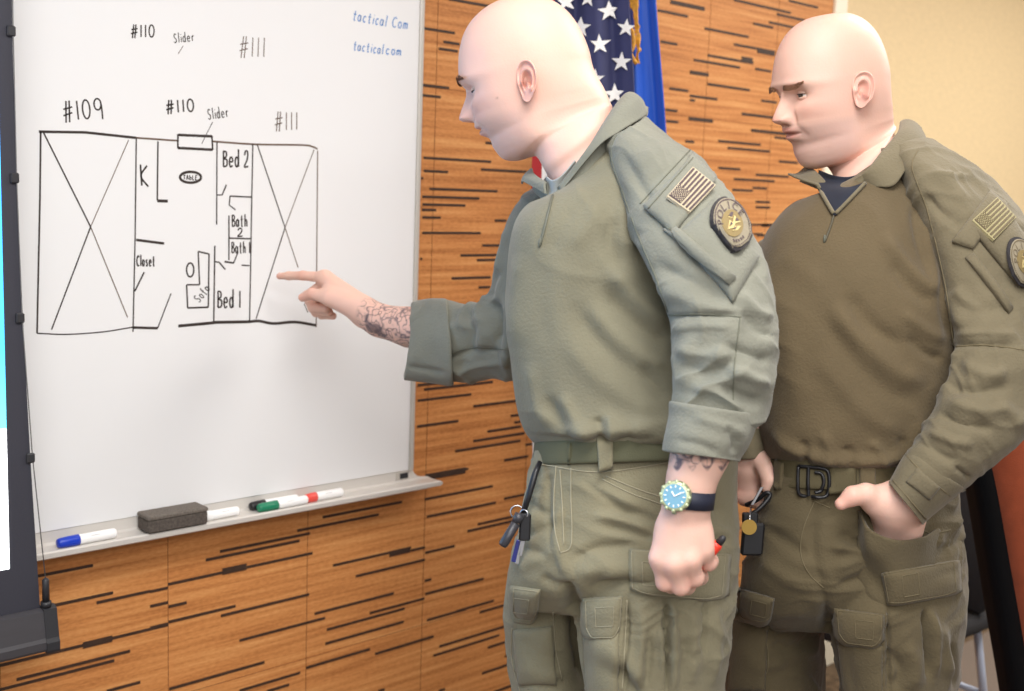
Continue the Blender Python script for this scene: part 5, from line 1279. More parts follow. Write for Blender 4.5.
lids2 = [orient((to_world(v, M2, O2, s2), f)) for sd in (1,-1) for v, f in lids_local(sd, 9., 14., tall=TALL)]
# hand in the pocket (left)
A2 = lambda x, y, z=1.575: P(x, y, z)
pr = chain([A2(882,500,1.578), A2(866,494,1.566), A2(853,496,1.562), A2(841,504,1.562)], [.0170,.0135,.0122,.0085], .008)
pr += [(A2(908,497,1.572), A2(893,508,1.582), .026, .027, .014), (A2(900,500,1.572), A2(874,502,1.575), .024, .017, .014), (A2(905,505,1.58), A2(905,530,1.605), .024, .022, .014), (A2(890,505,1.578), A2(886,528,1.600), .024, .020, .014)]
for i, x in enumerate((878,889,900,911)):
    pr += chain([A2(x+6,520,1.595), A2(x+1,540,1.615), A2(x-2,556,1.635)], [.0125,.011,.009], .006)
pr += [(A2(908,497,1.572), A2(930,475,1.575), .0265, .030, .014), (A2(930,475,1.575), A2(992,385,1.60), .030, .040, .02), (A2(992,385,1.60), A2(975,260,1.67), .036, .036, .03), (A2(975,260,1.67), A2(940,225,1.72), .036, .036, .03), (A2(940,225,1.72), A2(895,225,1.76), .036, .06, .03)]
hL2 = orient(hand(pr, .0014))
# hand with keys (right)
zr = 1.72
B2 = lambda x, y, dz=0.: P(x, y, zr+dz)
pr = [(B2(752,452), B2(749,468), .021, .022, .014), (B2(752,452), B2(760,468,-.012), .021, .021, .014), (B2(745,470,.002), B2(744,484,.004), .0185, .015, .012), (B2(755,470,-.006), B2(753,485,-.006), .0185, .015, .012)]
pr += chain([B2(762,462,-.026), B2(767.5,472,-.046), B2(770,480,-.056), B2(767.5,487,-.056)], [.0165,.0125,.0115,.0095], .006)
for i, (x, dz) in enumerate(((756,-.012),(750.5,-.004),(745,.004),(740.5,.012))):
    pr += chain([B2(x,482,dz), B2(x-1.5,497-.8*i,dz-.006), B2(x+3.5,503-1.2*i,dz-.018), B2(x+8,498-.5*i,dz-.024)], [.0115,.0102,.0092,.008], .0035)
pr += [(B2(752,452), B2(752,425,.01), .021, .024, .014), (B2(752,425,.01), B2(756,350,.12), .024, .026, .02), (B2(756,350,.14), B2(785,250,.22), .030, .03, .03), (B2(785,250,.22), B2(830,240,.08), .03, .05, .03)]
hR2 = orient(hand(pr, .0014))
V, Fc = join(hb2, *ears2, *lids2, hL2, hR2)
bo2 = mk('body', (V, Fc), M_skin1, p2)
cols = face_cols(V, M2, O2, s2, .45, .35); nh = len(hb2[0])+sum(len(e[0]) for e in ears2)+sum(len(e[0]) for e in lids2); nL = len(hL2[0])
cols[nh:nh+nL] = hand_cols(hL2[0], [(A2(843,504,1.56),.014),(A2(853,497,1.56),.012)]); cols[nh+nL:] = hand_cols(hR2[0], [(B2(x,497),.014) for x in (742,748,754)]+[(B2(769,490,-.03),.014)])
set_cols(bo2, cols)
face_extras(p2, M2, O2, s2, up=9., lo=15., gaze=(.12,-.06), brow_lift=-.0070, tall=TALL, frown=.0020, thick=1.2, brow_col=mat('brow_hair_brown', srgb(140, 102, 76), .8))
# ---- trousers
zf = floor_px(890, 1.68); zf2 = floor_px(775, 1.84)
pel = [((767,462),(956,474),1.74,1.74,.145,.145,2.2), ((760,490),(958,500),1.74,1.74,.15,.15,2.2), ((750,535),(964,545),1.74,1.74,.155,.155,2.2), ((741,580),(967,585),1.74,1.74,.155,.155,2.2), ((750,612),(962,615),1.74,1.74,.13,.13,2.2), ((775,632),(945,632),1.74,1.74,.07,.07,2.0)]
near = [((850,540),(962,545),1.70,1.70,.10,.10), ((832,585),(967,585),1.69,1.69,.11,.10), ((830,620),(966,620),1.68,1.68,.112,.10), ((835,660),(961,660),1.68,1.68,.108,.10), ((842,705),(955,705),1.68,1.68,.10,.10), ((846,800),(945,800),1.68,1.68,.09,.09), ((850,900),(940,900),1.69,1.69,.085,.085), ((852,1030),(932,1030),1.70,1.70,.075,.075), ((854,zf-40),(930,zf-40),1.70,1.70,.068,.068), ((856,zf-24),(928,zf-24),1.70,1.70,.066,.066)]
far = [((748,560),(830,550),1.83,1.83,.10,.10), ((737,600),(827,595),1.83,1.83,.105,.10), ((729,640),(824,635),1.84,1.84,.105,.10), ((723,691),(826,690),1.84,1.84,.10,.10), ((722,760),(824,760),1.84,1.84,.092,.092), ((728,880),(818,880),1.85,1.85,.085,.085), ((732,1010),(812,1010),1.86,1.86,.076,.076), ((736,zf2-40),(808,zf2-40),1.86,1.86,.068,.068), ((738,zf2-26),(806,zf2-26),1.86,1.86,.066,.066)]
V, Fc = legs([pel, near, far])
st = [([(818,505),(812,545),(822,590),(828,620)], -.003, 6), ([(826,600),(829,640),(834,691)], -.008, 6), ([(830,570),(860,560),(890,556)], .004, 6), ([(832,585),(865,577),(890,572)], -.004, 5), ([(828,545),(860,550),(910,548)], .005, 6), ([(835,533),(865,545),(900,556)], -.003, 5), ([(760,560),(780,575),(815,590)], .003, 7), ([(765,530),(790,545),(812,560)], -.003, 7),
      ([(745,610),(775,615),(815,610)], .003, 6), ([(770,640),(790,650),(815,640)], -.004, 6), ([(740,650),(765,665),(790,660)], .004, 6), ([(905,640),(915,665),(912,691)], .006, 8), ([(925,608),(927,640),(928,680)], -.012, 2.4), ([(932,608),(934,640),(935,680)], .006, 4), ([(887,606),(888,650),(889,700)], -.006, 2.4), ([(950,640),(953,665),(955,691)], -.007, 3), ([(938,620),(945,650),(948,680)], .005, 6), ([(890,650),(900,670),(893,691)], -.004, 5), ([(850,650),(853,675),(858,691)], -.003, 3), ([(930,540),(950,530),(962,515)], .004, 6), ([(935,555),(952,545),(966,538)], -.004, 5)]
V = folds(V, Fc, st); V = V + vnormals(V, Fc)*(noise3(V, 16, 111)*.0022+noise3(V, 38, 112)*.001)[:,None]
V = wrinkles(V, Fc, (.25,0,1), .0040, 9, 34, 161, .35); V = wrinkles(V, Fc, (-.4,.2,1), .0022, 14, 60, 164, .2)
tr2 = mk('trousers', (V, Fc), M_trs2, p2); T2 = tree_of((V, Fc))
stitch(T2, [[(815,500),(803,530),(801,555),(810,575),(824,588)], [(812,500),(830,508)], [(838,640),(845,665),(850,691)], [(855,655),(857,675),(860,691)], [(737,628),(735,660),(728,680)], [(765,632),(768,655),(764,676),(735,682)], [(905,520),(930,533),(950,530)], [(905,556),(906,572)]], M_seam2, tr2)
# pocket lip over the hand
def onT(x, y, off):
    h, n = hit(T2, x, y); z = proj(h)[2] if h is not None else 1.62
    return (x, y, z-off)
fpk = sheet([[onT(*q) for q in r] for r in (
    [(859,511,.004),(870,529,.028),(896,540,.038),(922,537,.024),(938,528,-.004)], [(860,514,.003),(869,533,.028),(896,544,.038),(922,541,.024),(940,533,-.005)],
    [(859,535,-.002),(870,550,.022),(897,560,.029),(923,556,.016),(944,546,-.008)], [(857,560,-.006),(873,574,.010),(897,582,.013),(923,578,.006),(950,562,-.012)], [(856,585,-.012),(875,598,.000),(898,604,.001),(924,600,-.002),(952,580,-.016)], [(858,600,-.02),(877,614,-.012),(898,620,-.012),(924,616,-.014),(952,596,-.02)])], .004, 44, 60)
mk('front_pocket', fpk, M_trs2, tr2); T2 = tree_of(join((V, Fc), fpk))
pocket(T2, [(838,640),(884,645),(884,720),(848,720)], M_trs2, tr2, .002, .004, 'thigh_pocket')
pocket(T2, [(733,620),(770,626),(768,690),(730,690)], M_trs2, tr2, .002, .004, 'thigh_pocket')
flap(T2, [(880,573),(957,560),(960,594),(886,607)], M_trs2, M_seam2, tr2, puff=.006, rc=.08, flat=.15, velcro=[(902,576),(918,573),(920,594),(904,597)])
flap(T2, [(834,608),(885,614),(883,650),(837,644)], M_trs2, M_seam2, tr2, puff=.006, rc=.28, flat=.15, velcro=[(855,620),(874,622),(873,640),(856,638)])
flap(T2, [(739,587),(776,598),(771,626),(734,619)], M_trs2, M_seam2, tr2, puff=.005, rc=.25, flat=.1, velcro=[(752,600),(767,604),(765,618),(750,614)])
# ---- belt
belt = loft([((767,459),(956,463),1.74,1.74,.150,.15,2.2), ((766.5,460.5),(956.5,464.5),1.74,1.74,.154,.154,2.2), ((765.5,472),(957,476),1.74,1.74,.1545,.1545,2.2), ((764,485.5),(957.5,493),1.74,1.74,.155,.155,2.2), ((765,487.5),(957,495),1.74,1.74,.151,.151,2.2)], 14, 96, cap=False)
b2 = mk('belt', belt, M_belt2, p2); TB2 = tree_of(belt)
bk = [seam(TB2, L_, .0026, .002, 40) for L_ in ([(799,466),(812,467),(825,469),(829,475),(829,488),(825,496),(812,496),(800,494),(798.5,480),(799,466)], [(809,467),(808.5,481),(809,495)], [(815,472),(822,474),(824,482),(821,490),(815,492)])]
mk('belt_buckle', join(*bk), M_black, b2)
mk('belt_end', patch(TB2, [(829,466),(856,466),(857,492),(829,494)], .003, 8, 10, .0008), M_belt2, b2)
mk('belt_loop', patch(TB2, [(859,463),(875,463),(875,498),(860,498)], .0035, 8, 16, .001), M_trs2, tr2)
mk('belt_loop', patch(TB2, [(776,459),(784,459),(783,490),(775,489)], .0035, 8, 12, .001), M_trs2, tr2)
# ---- shirt
tor = [((838,188),(900,143),1.76,1.76,.075,.08,2.0), ((815,196),(922,156),1.76,1.76,.10,.11,2.0), ((794,201),(938,180),1.78,1.75,.130,.14,2.0), ((774,222),(955,212),1.78,1.74,.152,.165,2.1), ((761,252),(972,252),1.77,1.73,.168,.175,2.2),
       ((752,300),(985,300),1.76,1.72,.178,.17,2.35), ((753,350),(981,355),1.75,1.73,.178,.165,2.35), ((756,400),(974,405),1.75,1.73,.175,.16,2.3), ((760,435),(966,440),1.74,1.74,.168,.158,2.3), ((766,455),(960,462),1.74,1.74,.160,.155,2.3), ((773,464),(953,470),1.74,1.74,.148,.148,2.2), ((778,462),(948,468),1.74,1.74,.13,.13,2.2)]
V, Fc = loft(tor, 190, 220)
st = [([(880,230),(900,260),(925,285),(940,292)], .006, 8), ([(890,258),(910,285),(935,305)], -.005, 7), ([(830,300),(855,335),(895,370),(930,385)], .005, 10), ([(820,310),(845,350),(885,390),(920,405)], -.003, 9), ([(845,290),(870,325),(910,350)], -.005, 8), ([(815,350),(840,385),(875,420),(905,432)], .003, 10), ([(915,200),(918,235),(932,275)], -.004, 5), ([(925,215),(928,250),(942,300)], .004, 5), ([(940,270),(945,310),(952,340)], -.004, 5),
      ([(785,300),(790,360),(800,420)], .002, 14), ([(770,430),(790,448),(830,459),(880,460),(930,452)], .006, 6), ([(800,440),(806,452),(806,464)], -.004, 4), ([(845,445),(850,455),(852,465)], -.004, 4), ([(870,440),(880,452),(884,464)], .004, 4), ([(900,435),(905,450),(903,462)], -.003, 4), ([(820,430),(830,450),(828,464)], .003, 5), ([(925,420),(915,440),(905,455)], .004, 6), ([(780,250),(800,270),(830,290)], .002, 12), ([(900,310),(925,330),(945,340)], .004, 6), ([(905,335),(925,352),(945,360)], -.004, 5)]
V = folds(V, Fc, st); V = V + vnormals(V, Fc)*(noise3(V, 9, 121)*.0030+noise3(V, 24, 122)*.0010)[:,None]; V = wrinkles(V, Fc, UP*.8+RIGHT*.5, .0024, 6, 20, 185, .2)
sh2 = mk('shirt', (V, Fc), M_knit2, p2); TS2 = tree_of((V, Fc))
slv = [((880,150),(922,136),1.74,1.74,.075,.09,2.0), ((896,176),(948,148),1.72,1.73,.11,.09,2.1), ((916,220),(988,175),1.68,1.70,.105,.09,2.2), ((934,265),(1020,215),1.64,1.66,.092,.088,2.2), ((946,305),(1037,265),1.62,1.63,.084,.082,2.2), ((953,340),(1046,320),1.60,1.60,.078,.08,2.2),
       ((952,368),(1050,375),1.585,1.57,.073,.077,2.2), ((937,400),(1034,425),1.575,1.555,.068,.07,2.2), ((922,428),(1000,458),1.57,1.555,.062,.064,2.2), ((908,452),(965,488),1.57,1.56,.054,.056,2.2), ((897,470),(938,508),1.57,1.565,.047,.047,2.2), ((898,474),(934,508),1.575,1.57,.038,.038,2.1)]
V, Fc = loft(slv, 220, 180)
st = [([(920,190),(945,215),(965,225)], -.004, 6), ([(925,165),(950,185),(965,200)], .003, 7), ([(948,290),(955,310),(965,330)], .003, 6), ([(955,345),(985,345),(1020,345)], -.004, 3), ([(955,335),(985,333),(1020,335)], .003, 4), ([(960,300),(990,310),(1020,300)], -.003, 8), ([(955,285),(965,300),(985,310)], .004, 6), ([(960,360),(985,375),(1010,372)], .004, 6), ([(945,385),(975,392),(1015,385)], -.005, 6), ([(945,400),(975,410),(1010,410)], .005, 6), ([(935,412),(965,425),(995,428)], -.005, 5), ([(925,430),(950,440),(975,445)], .004, 5), ([(918,440),(940,455),(960,462)], -.003, 5), ([(960,345),(950,370),(938,395)], .005, 6), ([(954,466),(971,479)], -.004, 2.5), ([(1000,400),(1012,415),(1022,425)], .003, 6)]
V = folds(V, Fc, st); V = V + vnormals(V, Fc)*(noise3(V, 22, 131)*.0022+noise3(V, 55, 132)*.0010)[:,None]; V = wrinkles(V, Fc, P(1000,370,1.58)-P(940,190,1.7), .0042, 10, 34, 171, .35); V = wrinkles(V, Fc, RIGHT+UP*.6, .0022, 14, 60, 174, .25)
sl3 = mk('sleeve', (V, Fc), M_wov2, sh2); TL2 = tree_of((V, Fc)); SLV2 = (V, Fc)
stitch(TL2, [[(918,150),(912,165),(918,185),(928,212),(940,260),(948,300),(954,345)], [(956,347),(985,345),(1024,350)]], M_seam2, sh2)
cf = loft([((910,455),(962,492),1.57,1.56,.045,.045), ((908,451),(965,490),1.57,1.56,.0565,.0565,2.2), ((899,464),(948,503),1.568,1.562,.0525,.0525,2.2), ((890.5,479),(927,521),1.568,1.565,.047,.047,2.2), ((889,482),(923,525),1.568,1.565,.045,.045,2.2), ((893,484),(922,520),1.57,1.568,.040,.040,2.2), ((899,478),(928,510),1.572,1.57,.033,.033)], 70, 110)
V, Fc = cf; V = V+vnormals(V, Fc)*(noise3(V, 30, 133)*.0015)[:,None]
cfo = mk('cuff', (V, Fc), M_wov2, sh2); TC = tree_of(cf)
stitch(TC, [[(893,480),(910,500),(926,519)], [(906,455),(925,475),(950,496)]], M_seam2, sh2)
mk('cuff_tab', patch(TC, [(918,468),(940,487),(929,500),(906,482)], .003, 10, 10, .001, puff=.001), M_wov2, sh2)
sf = [((800,205),(775,235),1.90,1.90,.07,.07), ((788,240),(752,250),1.93,1.93,.08,.08), ((782,300),(738,300),1.92,1.92,.075,.075), ((780,350),(733,350),1.84,1.84,.07,.07), ((778,400),(733,400),1.79,1.79,.06,.065), ((774,435),(734,435),1.74,1.74,.048,.055), ((771,452),(735,455),1.725,1.725,.042,.042), ((770,458),(735,460),1.725,1.725,.041,.041), ((768,456),(739,457),1.725,1.725,.034,.034), ((767,446),(740,446),1.725,1.725,.028,.028)]
V, Fc = loft(sf, 130, 110); V = wrinkles(V, Fc, UP, .004, 10, 34, 191, .4)
mk('sleeve', (V, Fc), M_wov2, sh2)
# shoulder pocket and badges
pk = patch(TL2, [(970,232),(1001,201),(1036,262),(1018,288)], .004, 18, 18, .0008, puff=.008, flat=.4); mk('sleeve_pocket', pk, M_wov2, sh2); TPk2 = tree_of(join(SLV2, pk))
mk('pocket_flap', patch(TPk2, [(965,258),(973,253),(1013,308),(1008,314)], .003, 8, 20, .002, puff=.005, flat=.2), M_wov2, sh2)
yk = patch(TL2, [(950,244),(989,192),(1006,206),(972,250)], .003, 16, 16, .0008, puff=.004, flat=.3); mk('shoulder_yoke', yk, M_wov2, sh2)
TY2 = tree_of(join(SLV2, yk, pk))
flag_badge(TY2, [(972.5,220),(997.5,197),(1016.5,217),(994,240)], sh2, M_patch2, M_patch2d)
police_badge(TY2, [(1001,243),(1025,232),(1044,278),(1018,292)], sh2, M_field, M_patch2d, M_patchk)
# collar, undershirt, zip
mk('collar', sheet([[(842,198,1.69),(858,190,1.66),(885,170,1.68),(908,145,1.72),(915,135,1.79)], [(846,188,1.685),(864,176,1.655),(882,155,1.67),(898,136,1.71),(901,124,1.78)], [(848,184,1.683),(866,172,1.652),(884,151,1.667),(901,131,1.708),(906,120,1.78)],
     [(850,185,1.680),(872,172,1.646),(893,153,1.66),(913,133,1.70),(914,122,1.775)], [(856,186,1.675),(876,187,1.645),(894,185,1.634),(908,166,1.645),(925,143,1.695),(921,128,1.77)]], .0028, 40, 60), M_wov2, sh2)
mk('collar', sheet([[(837,198,1.70),(820,190,1.74),(800,182,1.82)], [(832,190,1.695),(820,178,1.735),(809,168,1.80)], [(829,187,1.692),(817,175,1.73),(806,167,1.80)], [(828,187,1.69),(806,180,1.725),(797,174,1.79)], [(826,188,1.688),(800,179,1.72),(788,174,1.78)]], .0028, 36, 30), M_wov2, sh2)
def onS(x, y, off=.0035):
    h, n = hit(TS2, x, y); return (x, y, min(proj(h)[2], 1.70)-off if h is not None else 1.69)
mk('undershirt', sheet([[(819,170,1.745),(832,175,1.70),(848,177,1.685),(866,172,1.69)], [(819,178,1.735),(834,182,1.694),(848,183,1.682),(866,178,1.684)], [onS(*q) for q in ((819,186),(833,190),(848,190),(863,185))],
     [onS(*q) for q in ((826,199),(834,203),(841,202),(851,197))], [onS(*q) for q in ((832,213),(834,215),(836,215),(838,213))]], .002, 40, 30), M_tee, p2, label='navy undershirt in the open neck')
mk('placket_edge', join(seam(TS2, [(818,186),(826,201),(834,215)], .003, .0035), seam(TS2, [(865,185),(850,201),(836,215)], .003, .0035)), M_wov2, sh2)
zo = mk('front_zip', seam(TS2, [(835,212),(831,226),(825,242)], .0018, .001, 30), mat('zip_brown', srgb(78, 72, 56), .5), sh2)
h_, n_ = hit(TS2, 825, 240)
if h_ is not None: mk('zip_pull', ball(h_+n_*.003, (.002,.002,.006), 8, 12), M_zip, zo)
boot(P(891, zf, 1.69), M2[0], 'boot', p2, M_boot); boot(P(772, zf2, 1.86), M2[0], 'boot', p2, M_boot)
# ---- keys in his right hand
kt = thing('car_keys', B2(748,540,-.03), 'car keys with brass tag dangling from watching man\'s right hand', 'keys')
ORG[kt] = np.array(kt.location)
mk('fob', box(B2(752.5,539,-.085), nrm(B2(751,527,-.085)-B2(749,550,-.085))*.023, RIGHT*.0155, FWD*.006, .003), M_black, kt, smooth=False)
mk('loop', tube([B2(746,505,-.045), B2(757,500,-.06), B2(766,493,-.07), B2(770,496,-.072), B2(760,508,-.076), B2(750,515,-.075)], .0032, 8, smooth=40), M_black, kt)
mk('key_blade', box((B2(762,487,-.075)+B2(752,505,-.075))/2, (B2(762,487,-.075)-B2(752,505,-.075))/2, RIGHT*.0022, FWD*.001, .0006), M_steel, kt, smooth=False)
mk('ring', tube([B2(751,507,-.07), B2(750,514,-.085), B2(749.5,521,-.094)], .0014, 8), M_steel, kt)
tg = B2(749,527,-.096); mk('brass_tag', tube([tg, tg-FWD*.0016], .0108, 32), M_brass, kt, smooth=False)
mk('fob_lid', box(B2(750,518,-.080), UP*.008, RIGHT*.011, FWD*.005, .002), M_black, kt, smooth=False)
# ================================================================== FLAGS
M_navy = mat('flag_navy', srgb(44, 48, 92), .7, sheen=.2, var=(20,.1)); M_fwhite = mat('flag_white', srgb(240, 238, 236), .7); M_fred = mat('flag_red', srgb(178, 40, 44), .7)
M_fblue = mat('flag_blue', srgb(0, 82, 196), .55, sheen=.3); M_gold = mat('gold_fringe', srgb(200, 142, 44), .6, var=(150,.4), bump=(300,.003)); M_pole = mat('pole_oak', srgb(120, 78, 40), .5); M_basef = mat('pole_base_gold', srgb(150, 118, 60), .35, metal=.7)
def drape(left, right, z0, waves, amp, nr=120, nc=110, ph=0., t=.0016):
    "hanging folded cloth between a left and a right outline (lists of picture points from top to bottom)"
    Lc, Rc = catmull(np.array(left, float), nr), catmull(np.array(right, float), nr); G = np.zeros((nr,nc,3))
    for i in range(nr):
        for j in range(nc):
            u = j/(nc-1); v = i/(nr-1)
            x = Lc[i]*(1-u)+Rc[i]*u
            d = amp*(math.sin(2*PI*waves*u+ph+1.1*math.sin(2.3*v+u*2))+.25*math.sin(2*PI*waves*1.9*u+2.1+v))*(.6+.6*v)
            G[i,j] = P(x[0], x[1], (z0+d)*(1+(x[1]-300)*.000114))
    du = np.gradient(G, axis=0); dv = np.gradient(G, axis=1); N = np.cross(du, dv); N /= np.linalg.norm(N, axis=2, keepdims=True)
    if ((CAM-G)*N).sum() < 0: N = -N
    n = nr*nc; V = np.vstack([(G+N*t/2).reshape(-1,3), (G-N*t/2).reshape(-1,3)]); Fc = []; uv = []
    for i in range(nr-1):
        for j in range(nc-1):
            f = [i*nc+j, i*nc+j+1, (i+1)*nc+j+1, (i+1)*nc+j]; Fc += [f, [n+k for k in f[::-1]]]; uv += [(i/(nr-1), j/(nc-1))]*2
    bd = [(0,j) for j in range(nc)]+[(i,nc-1) for i in range(1,nr)]+[(nr-1,j) for j in range(nc-2,-1,-1)]+[(i,0) for i in range(nr-2,0,-1)]
    bi = [i*nc+j for i,j in bd]
    for k in range(len(bi)):
        a, b = bi[k], bi[(k+1) % len(bi)]; Fc.append([b, a, n+a, n+b]); uv.append((bd[k][0]/(nr-1), bd[k][1]/(nc-1)))
    a0 = V[Fc[0][0]]; nn = np.cross(V[Fc[0][1]]-a0, V[Fc[0][3]]-a0)
    if nn @ N[0,0] < 0: Fc = [f[::-1] for f in Fc]
    return (V, Fc), uv
zU = 2.42
fp = P(592, 300, zU+.08); us = thing('american_flag', [fp[0], fp[1], 0], 'American flag hanging in folds on a pole behind the pointing man', 'flag')
cl, uv = drape([(548,-170),(540,0),(532,160),(530,300),(533,474)], [(622,-170),(629,0),(635,130),(628,300),(604,500)], zU, 2.6, .016)
ids = []
for v, u in uv:
    if v < .62 and u > .16+.12*max(0, v-.35): ids.append(0)
    else: ids.append(1 if int((u*9+v*2.2)) % 2 == 0 else 2)
fl_ = mk('cloth', cl, [M_navy, M_fwhite, M_fred], us, mids=ids); TF = tree_of(cl)
sts = []
for x, y, r, rot in ((565,2,10.5,-96),(589,-1,9,-84),(607.5,11.5,10.5,-94),(581.5,27.5,10.8,-86),(599,44.5,10.5,-92),(622.5,62,10.5,-88),(595,79,10.5,-86),(613.5,94.5,11,-92),(627,28,9.5,-84),(572,62,10,-90),(562,40,10,-90),(606,117,10,-88),(585,-28,10,-90),(560,-22,10,-90)):
    ps = star_pts(x, y, r, r, 5, .40, rot); pts = []
    for i in range(10):
        a, b = np.array(ps[i]), np.array(ps[(i+1) % 10]); pts += [a, (a+b)/2]
    H_, N_ = lay(TF, [(x, y)]+[tuple(p) for p in pts])
    c_ = H_.mean(0); n_ = N_.mean(0); n_ /= np.linalg.norm(n_); V_ = H_-.75*((H_-c_)@n_)[:,None]*n_+n_*.0060
    sts.append((V_, [[0, 1+i, 1+(i+1) % 20] for i in range(20)])); 
    f_ = sts[-1][1]; nn = np.cross(V_[f_[0][1]]-V_[0], V_[f_[0][2]]-V_[0])
    if nn @ (CAM-V_[0]) < 0: sts[-1] = (V_, [q[::-1] for q in f_])
mk('stars', join(*sts), M_fwhite, fl_, smooth=False)
mk('pole', tube([[fp[0], fp[1], .03], [fp[0], fp[1], 2.42]], .0125, 16), M_pole, us)
mk('base', tube([[fp[0],fp[1],0],[fp[0],fp[1],.012],[fp[0],fp[1],.03],[fp[0],fp[1],.055],[fp[0],fp[1],.09]], [.11,.11,.09,.04,.02], 40), M_basef, us)
zB = 2.62
fp = P(634, 300, zB+.11); bf = thing('blue_flag', [fp[0], fp[1], 0], 'plain blue flag with gold fringe beside the American flag', 'flag')
cl, uv = drape([(622,-170),(628,0),(632,130),(630,300),(640,480)], [(645,-170),(656,0),(666,128),(672,260),(668,500)], zB, 1.3, .012, 90, 70, 2.2)
bfc = mk('cloth', cl, M_fblue, bf)
fr_ = sheet([[(620,-150,zB-.15),(627,-60,zB-.15),(631,0,zB-.15),(635,32,zB-.15),(636.5,62,zB-.15)], [(627,-150,zB-.155),(634,-60,zB-.155),(637,0,zB-.155),(639.5,32,zB-.155),(639,64,zB-.155)]], .006, 12, 90)
Vf, Ff = fr_; Vf = Vf + np.outer(noise3(Vf, 120, 9)*.004, RIGHT) + np.outer(noise3(Vf, 90, 19)*.004, FWD); mk('fringe', (Vf, Ff), M_gold, bf)
mk('cord', tube([P(629,27,zB-.16), P(633,33,zB-.162), P(633.5,46,zB-.16), P(630.5,53,zB-.16), P(634,60,zB-.16), P(637,64,zB-.16)], .0045, 8, smooth=40), M_gold, bf)
mk('pole', tube([[fp[0], fp[1], .03], [fp[0], fp[1], 2.42]], .0125, 16), M_pole, bf)
mk('base', tube([[fp[0],fp[1],0],[fp[0],fp[1],.012],[fp[0],fp[1],.03],[fp[0],fp[1],.055],[fp[0],fp[1],.09]], [.11,.11,.09,.04,.02], 40), M_basef, bf)

# ================================================================== CHAIRS
M_orange = mat('rust_upholstery', srgb(176, 84, 50), .9, sheen=.2, var=(40,.12), bump=(500,.002)); M_shell = mat('black_shell', srgb(14, 14, 16), .9, spec=.1); M_chrome = mat('chrome', srgb(215, 218, 225), .18, metal=.95); M_leg = mat('pale_painted_metal', srgb(188, 196, 216), .35, metal=.2); M_cfab = mat('black_chair_fabric', srgb(34, 33, 36), .85, bump=(500,.002))
gz = P(1040, 700, 2.25); gx = [gz[0], gz[1], 0]
ch = thing('conference_chair', gx, 'rust-orange upholstered chair with black outer shell beside the watching man', 'chair')
rows = [(400,956,966),(450,968,979),(500,978,990),(560,988,1001),(620,998,1012),(691,1010,1024),(760,1019,1034)]
pad = sheet([[(a, y, 2.22),(a+25, y, 2.16),(a+75, y, 2.12),(a+130, y, 2.12),(a+180, y, 2.2)] for y, s_, a in rows], .05, 50, 50)
mk('back_cushion', pad, M_orange, ch)
shl = sheet([[(a+1, y, 2.10),(s_+5, y, 2.13),(s_-1, y, 2.24),(s_+30, y, 2.36),(a+120, y, 2.38)] for y, s_, a in rows], .03, 50, 40)
mk('back_shell', shl, M_shell, ch)
sc_ = P(1090, 760, 2.15); sc_ = np.array([sc_[0], sc_[1], .45])
mk('seat', box(sc_, RH*.25, FH*.25, ZU*.045, .03), M_orange, ch)
mk('column', tube([sc_-ZU*.05, [sc_[0],sc_[1],.09]], .028, 16), M_chrome, ch)
for k in range(5):
    a = 2*PI*k/5+.3; e = np.array([sc_[0]+.28*math.cos(a), sc_[1]+.28*math.sin(a), .055])
    lg = mk('leg', tube([[sc_[0],sc_[1],.09], e], [.024,.014], 10), M_shell, ch); mk('caster', ball(e-[0,0,.028], .027, 8, 14), M_shell, lg)
c0 = P(868, 640, 3.12); cx, cy = c0[0], c0[1]
c2 = thing('stacking_chair', [cx, cy, 0], 'black chair with bright metal legs behind the watching man', 'chair')
B0 = np.array([cx, cy, 0.]); sx = RH*.77+FH*.64; sy = -RH*.64+FH*.77
mk('backrest', box(B0+sx*.21+ZU*.73, sy*.23, ZU*.23+sx*.04, nrm(np.cross(sy, ZU))*.016, .012), M_cfab, c2)
mk('seat', box(B0+sx*.0+ZU*.47, sx*.23, sy*.23, ZU*.025, .015), M_cfab, c2)
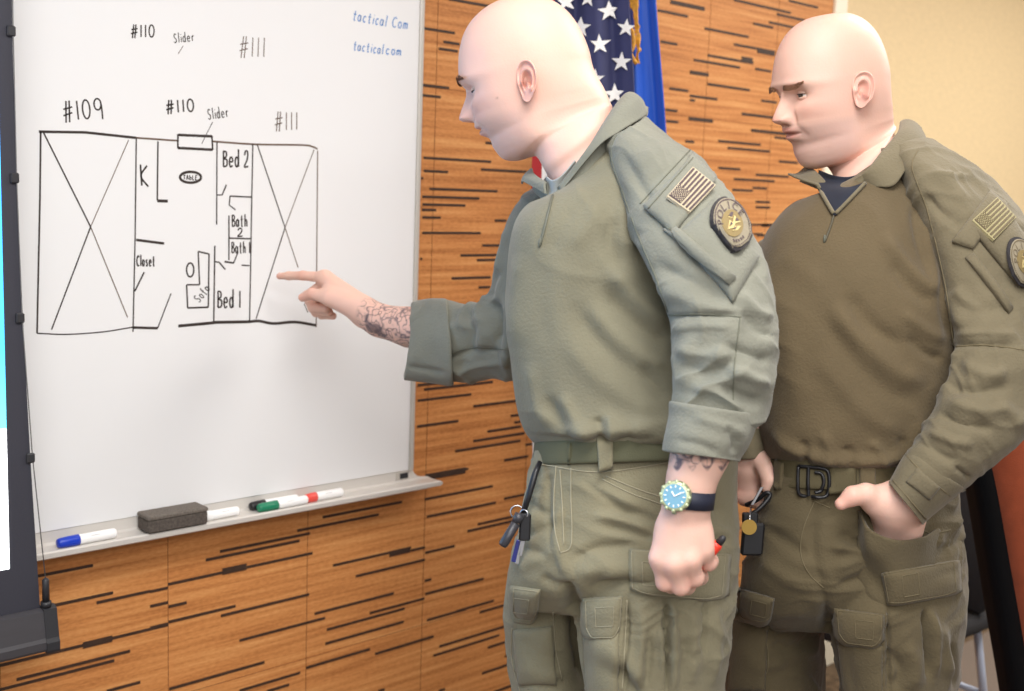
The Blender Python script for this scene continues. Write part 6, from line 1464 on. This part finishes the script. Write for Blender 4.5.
for q, (a, b) in enumerate(((.20,-.2),(.20,.2),(-.2,-.2),(-.2,.2))):
    mk('leg', tube([B0+sx*a+sy*b+ZU*.44, B0+sx*(a*1.65)+sy*b*1.05+ZU*.008], .011, 12), M_leg, c2)
    if a > 0: mk('back_post', tube([B0+sx*a+sy*b+ZU*.44, B0+sx*(a+.01)+sy*b+ZU*.6, B0+sx*(a+.06)+sy*b+ZU*.86], .010, 12), M_leg, c2)
for a in (-1,1): mk('stretcher', tube([B0+sx*a*.256-sy*.205+ZU*.25, B0+sx*a*.256+sy*.205+ZU*.25], .009, 10), M_leg, c2)
# ================================================================== LIGHT
sc = bpy.context.scene
w = bpy.data.worlds.new('world'); sc.world = w; w.use_nodes = True
bg = w.node_tree.nodes['Background']; bg.inputs['Color'].default_value = (1.0, .97, .94, 1); bg.inputs['Strength'].default_value = .42
def area(name, loc, target, sx, sy, e, col=(1,1,1)):
    d = bpy.data.lights.new(name, 'AREA'); d.shape = 'RECTANGLE'; d.size = sx; d.size_y = sy; d.energy = e; d.color = col
    o = bpy.data.objects.new(name, d); C.objects.link(o); o.location = loc
    o.rotation_euler = (Vector(target)-Vector(loc)).to_track_quat('-Z', 'Y').to_euler(); return o
area('ceiling_light', (.5, .4, 2.66), (.5, .41, 0), 1.2, .6, 36, (1, .98, .95))
area('ceiling_light', (2.6, .7, 2.66), (2.6, .71, 0), 1.2, .6, 34, (1, .96, .90))
area('ceiling_light', (4.3, .7, 2.66), (4.3, .71, 0), 1.2, .6, 40, (1, .96, .90))  # unseen lamp, added on the right to brighten the beige wall
area('ceiling_light', (.2, -1.6, 2.66), (.2, -1.59, 0), 1.2, .6, 30, (1, .98, .95))
area('bounce_flash', (-.3, -.6, 2.3), (1.2, 1.4, 1.1), 1.4, 1.0, 26, (1, .98, .97))
sc.view_settings.view_transform = 'Standard'; sc.view_settings.look = 'None'
sc.view_settings.exposure = 0.0; sc.view_settings.gamma = 1.0; sc.view_settings.use_curve_mapping = False
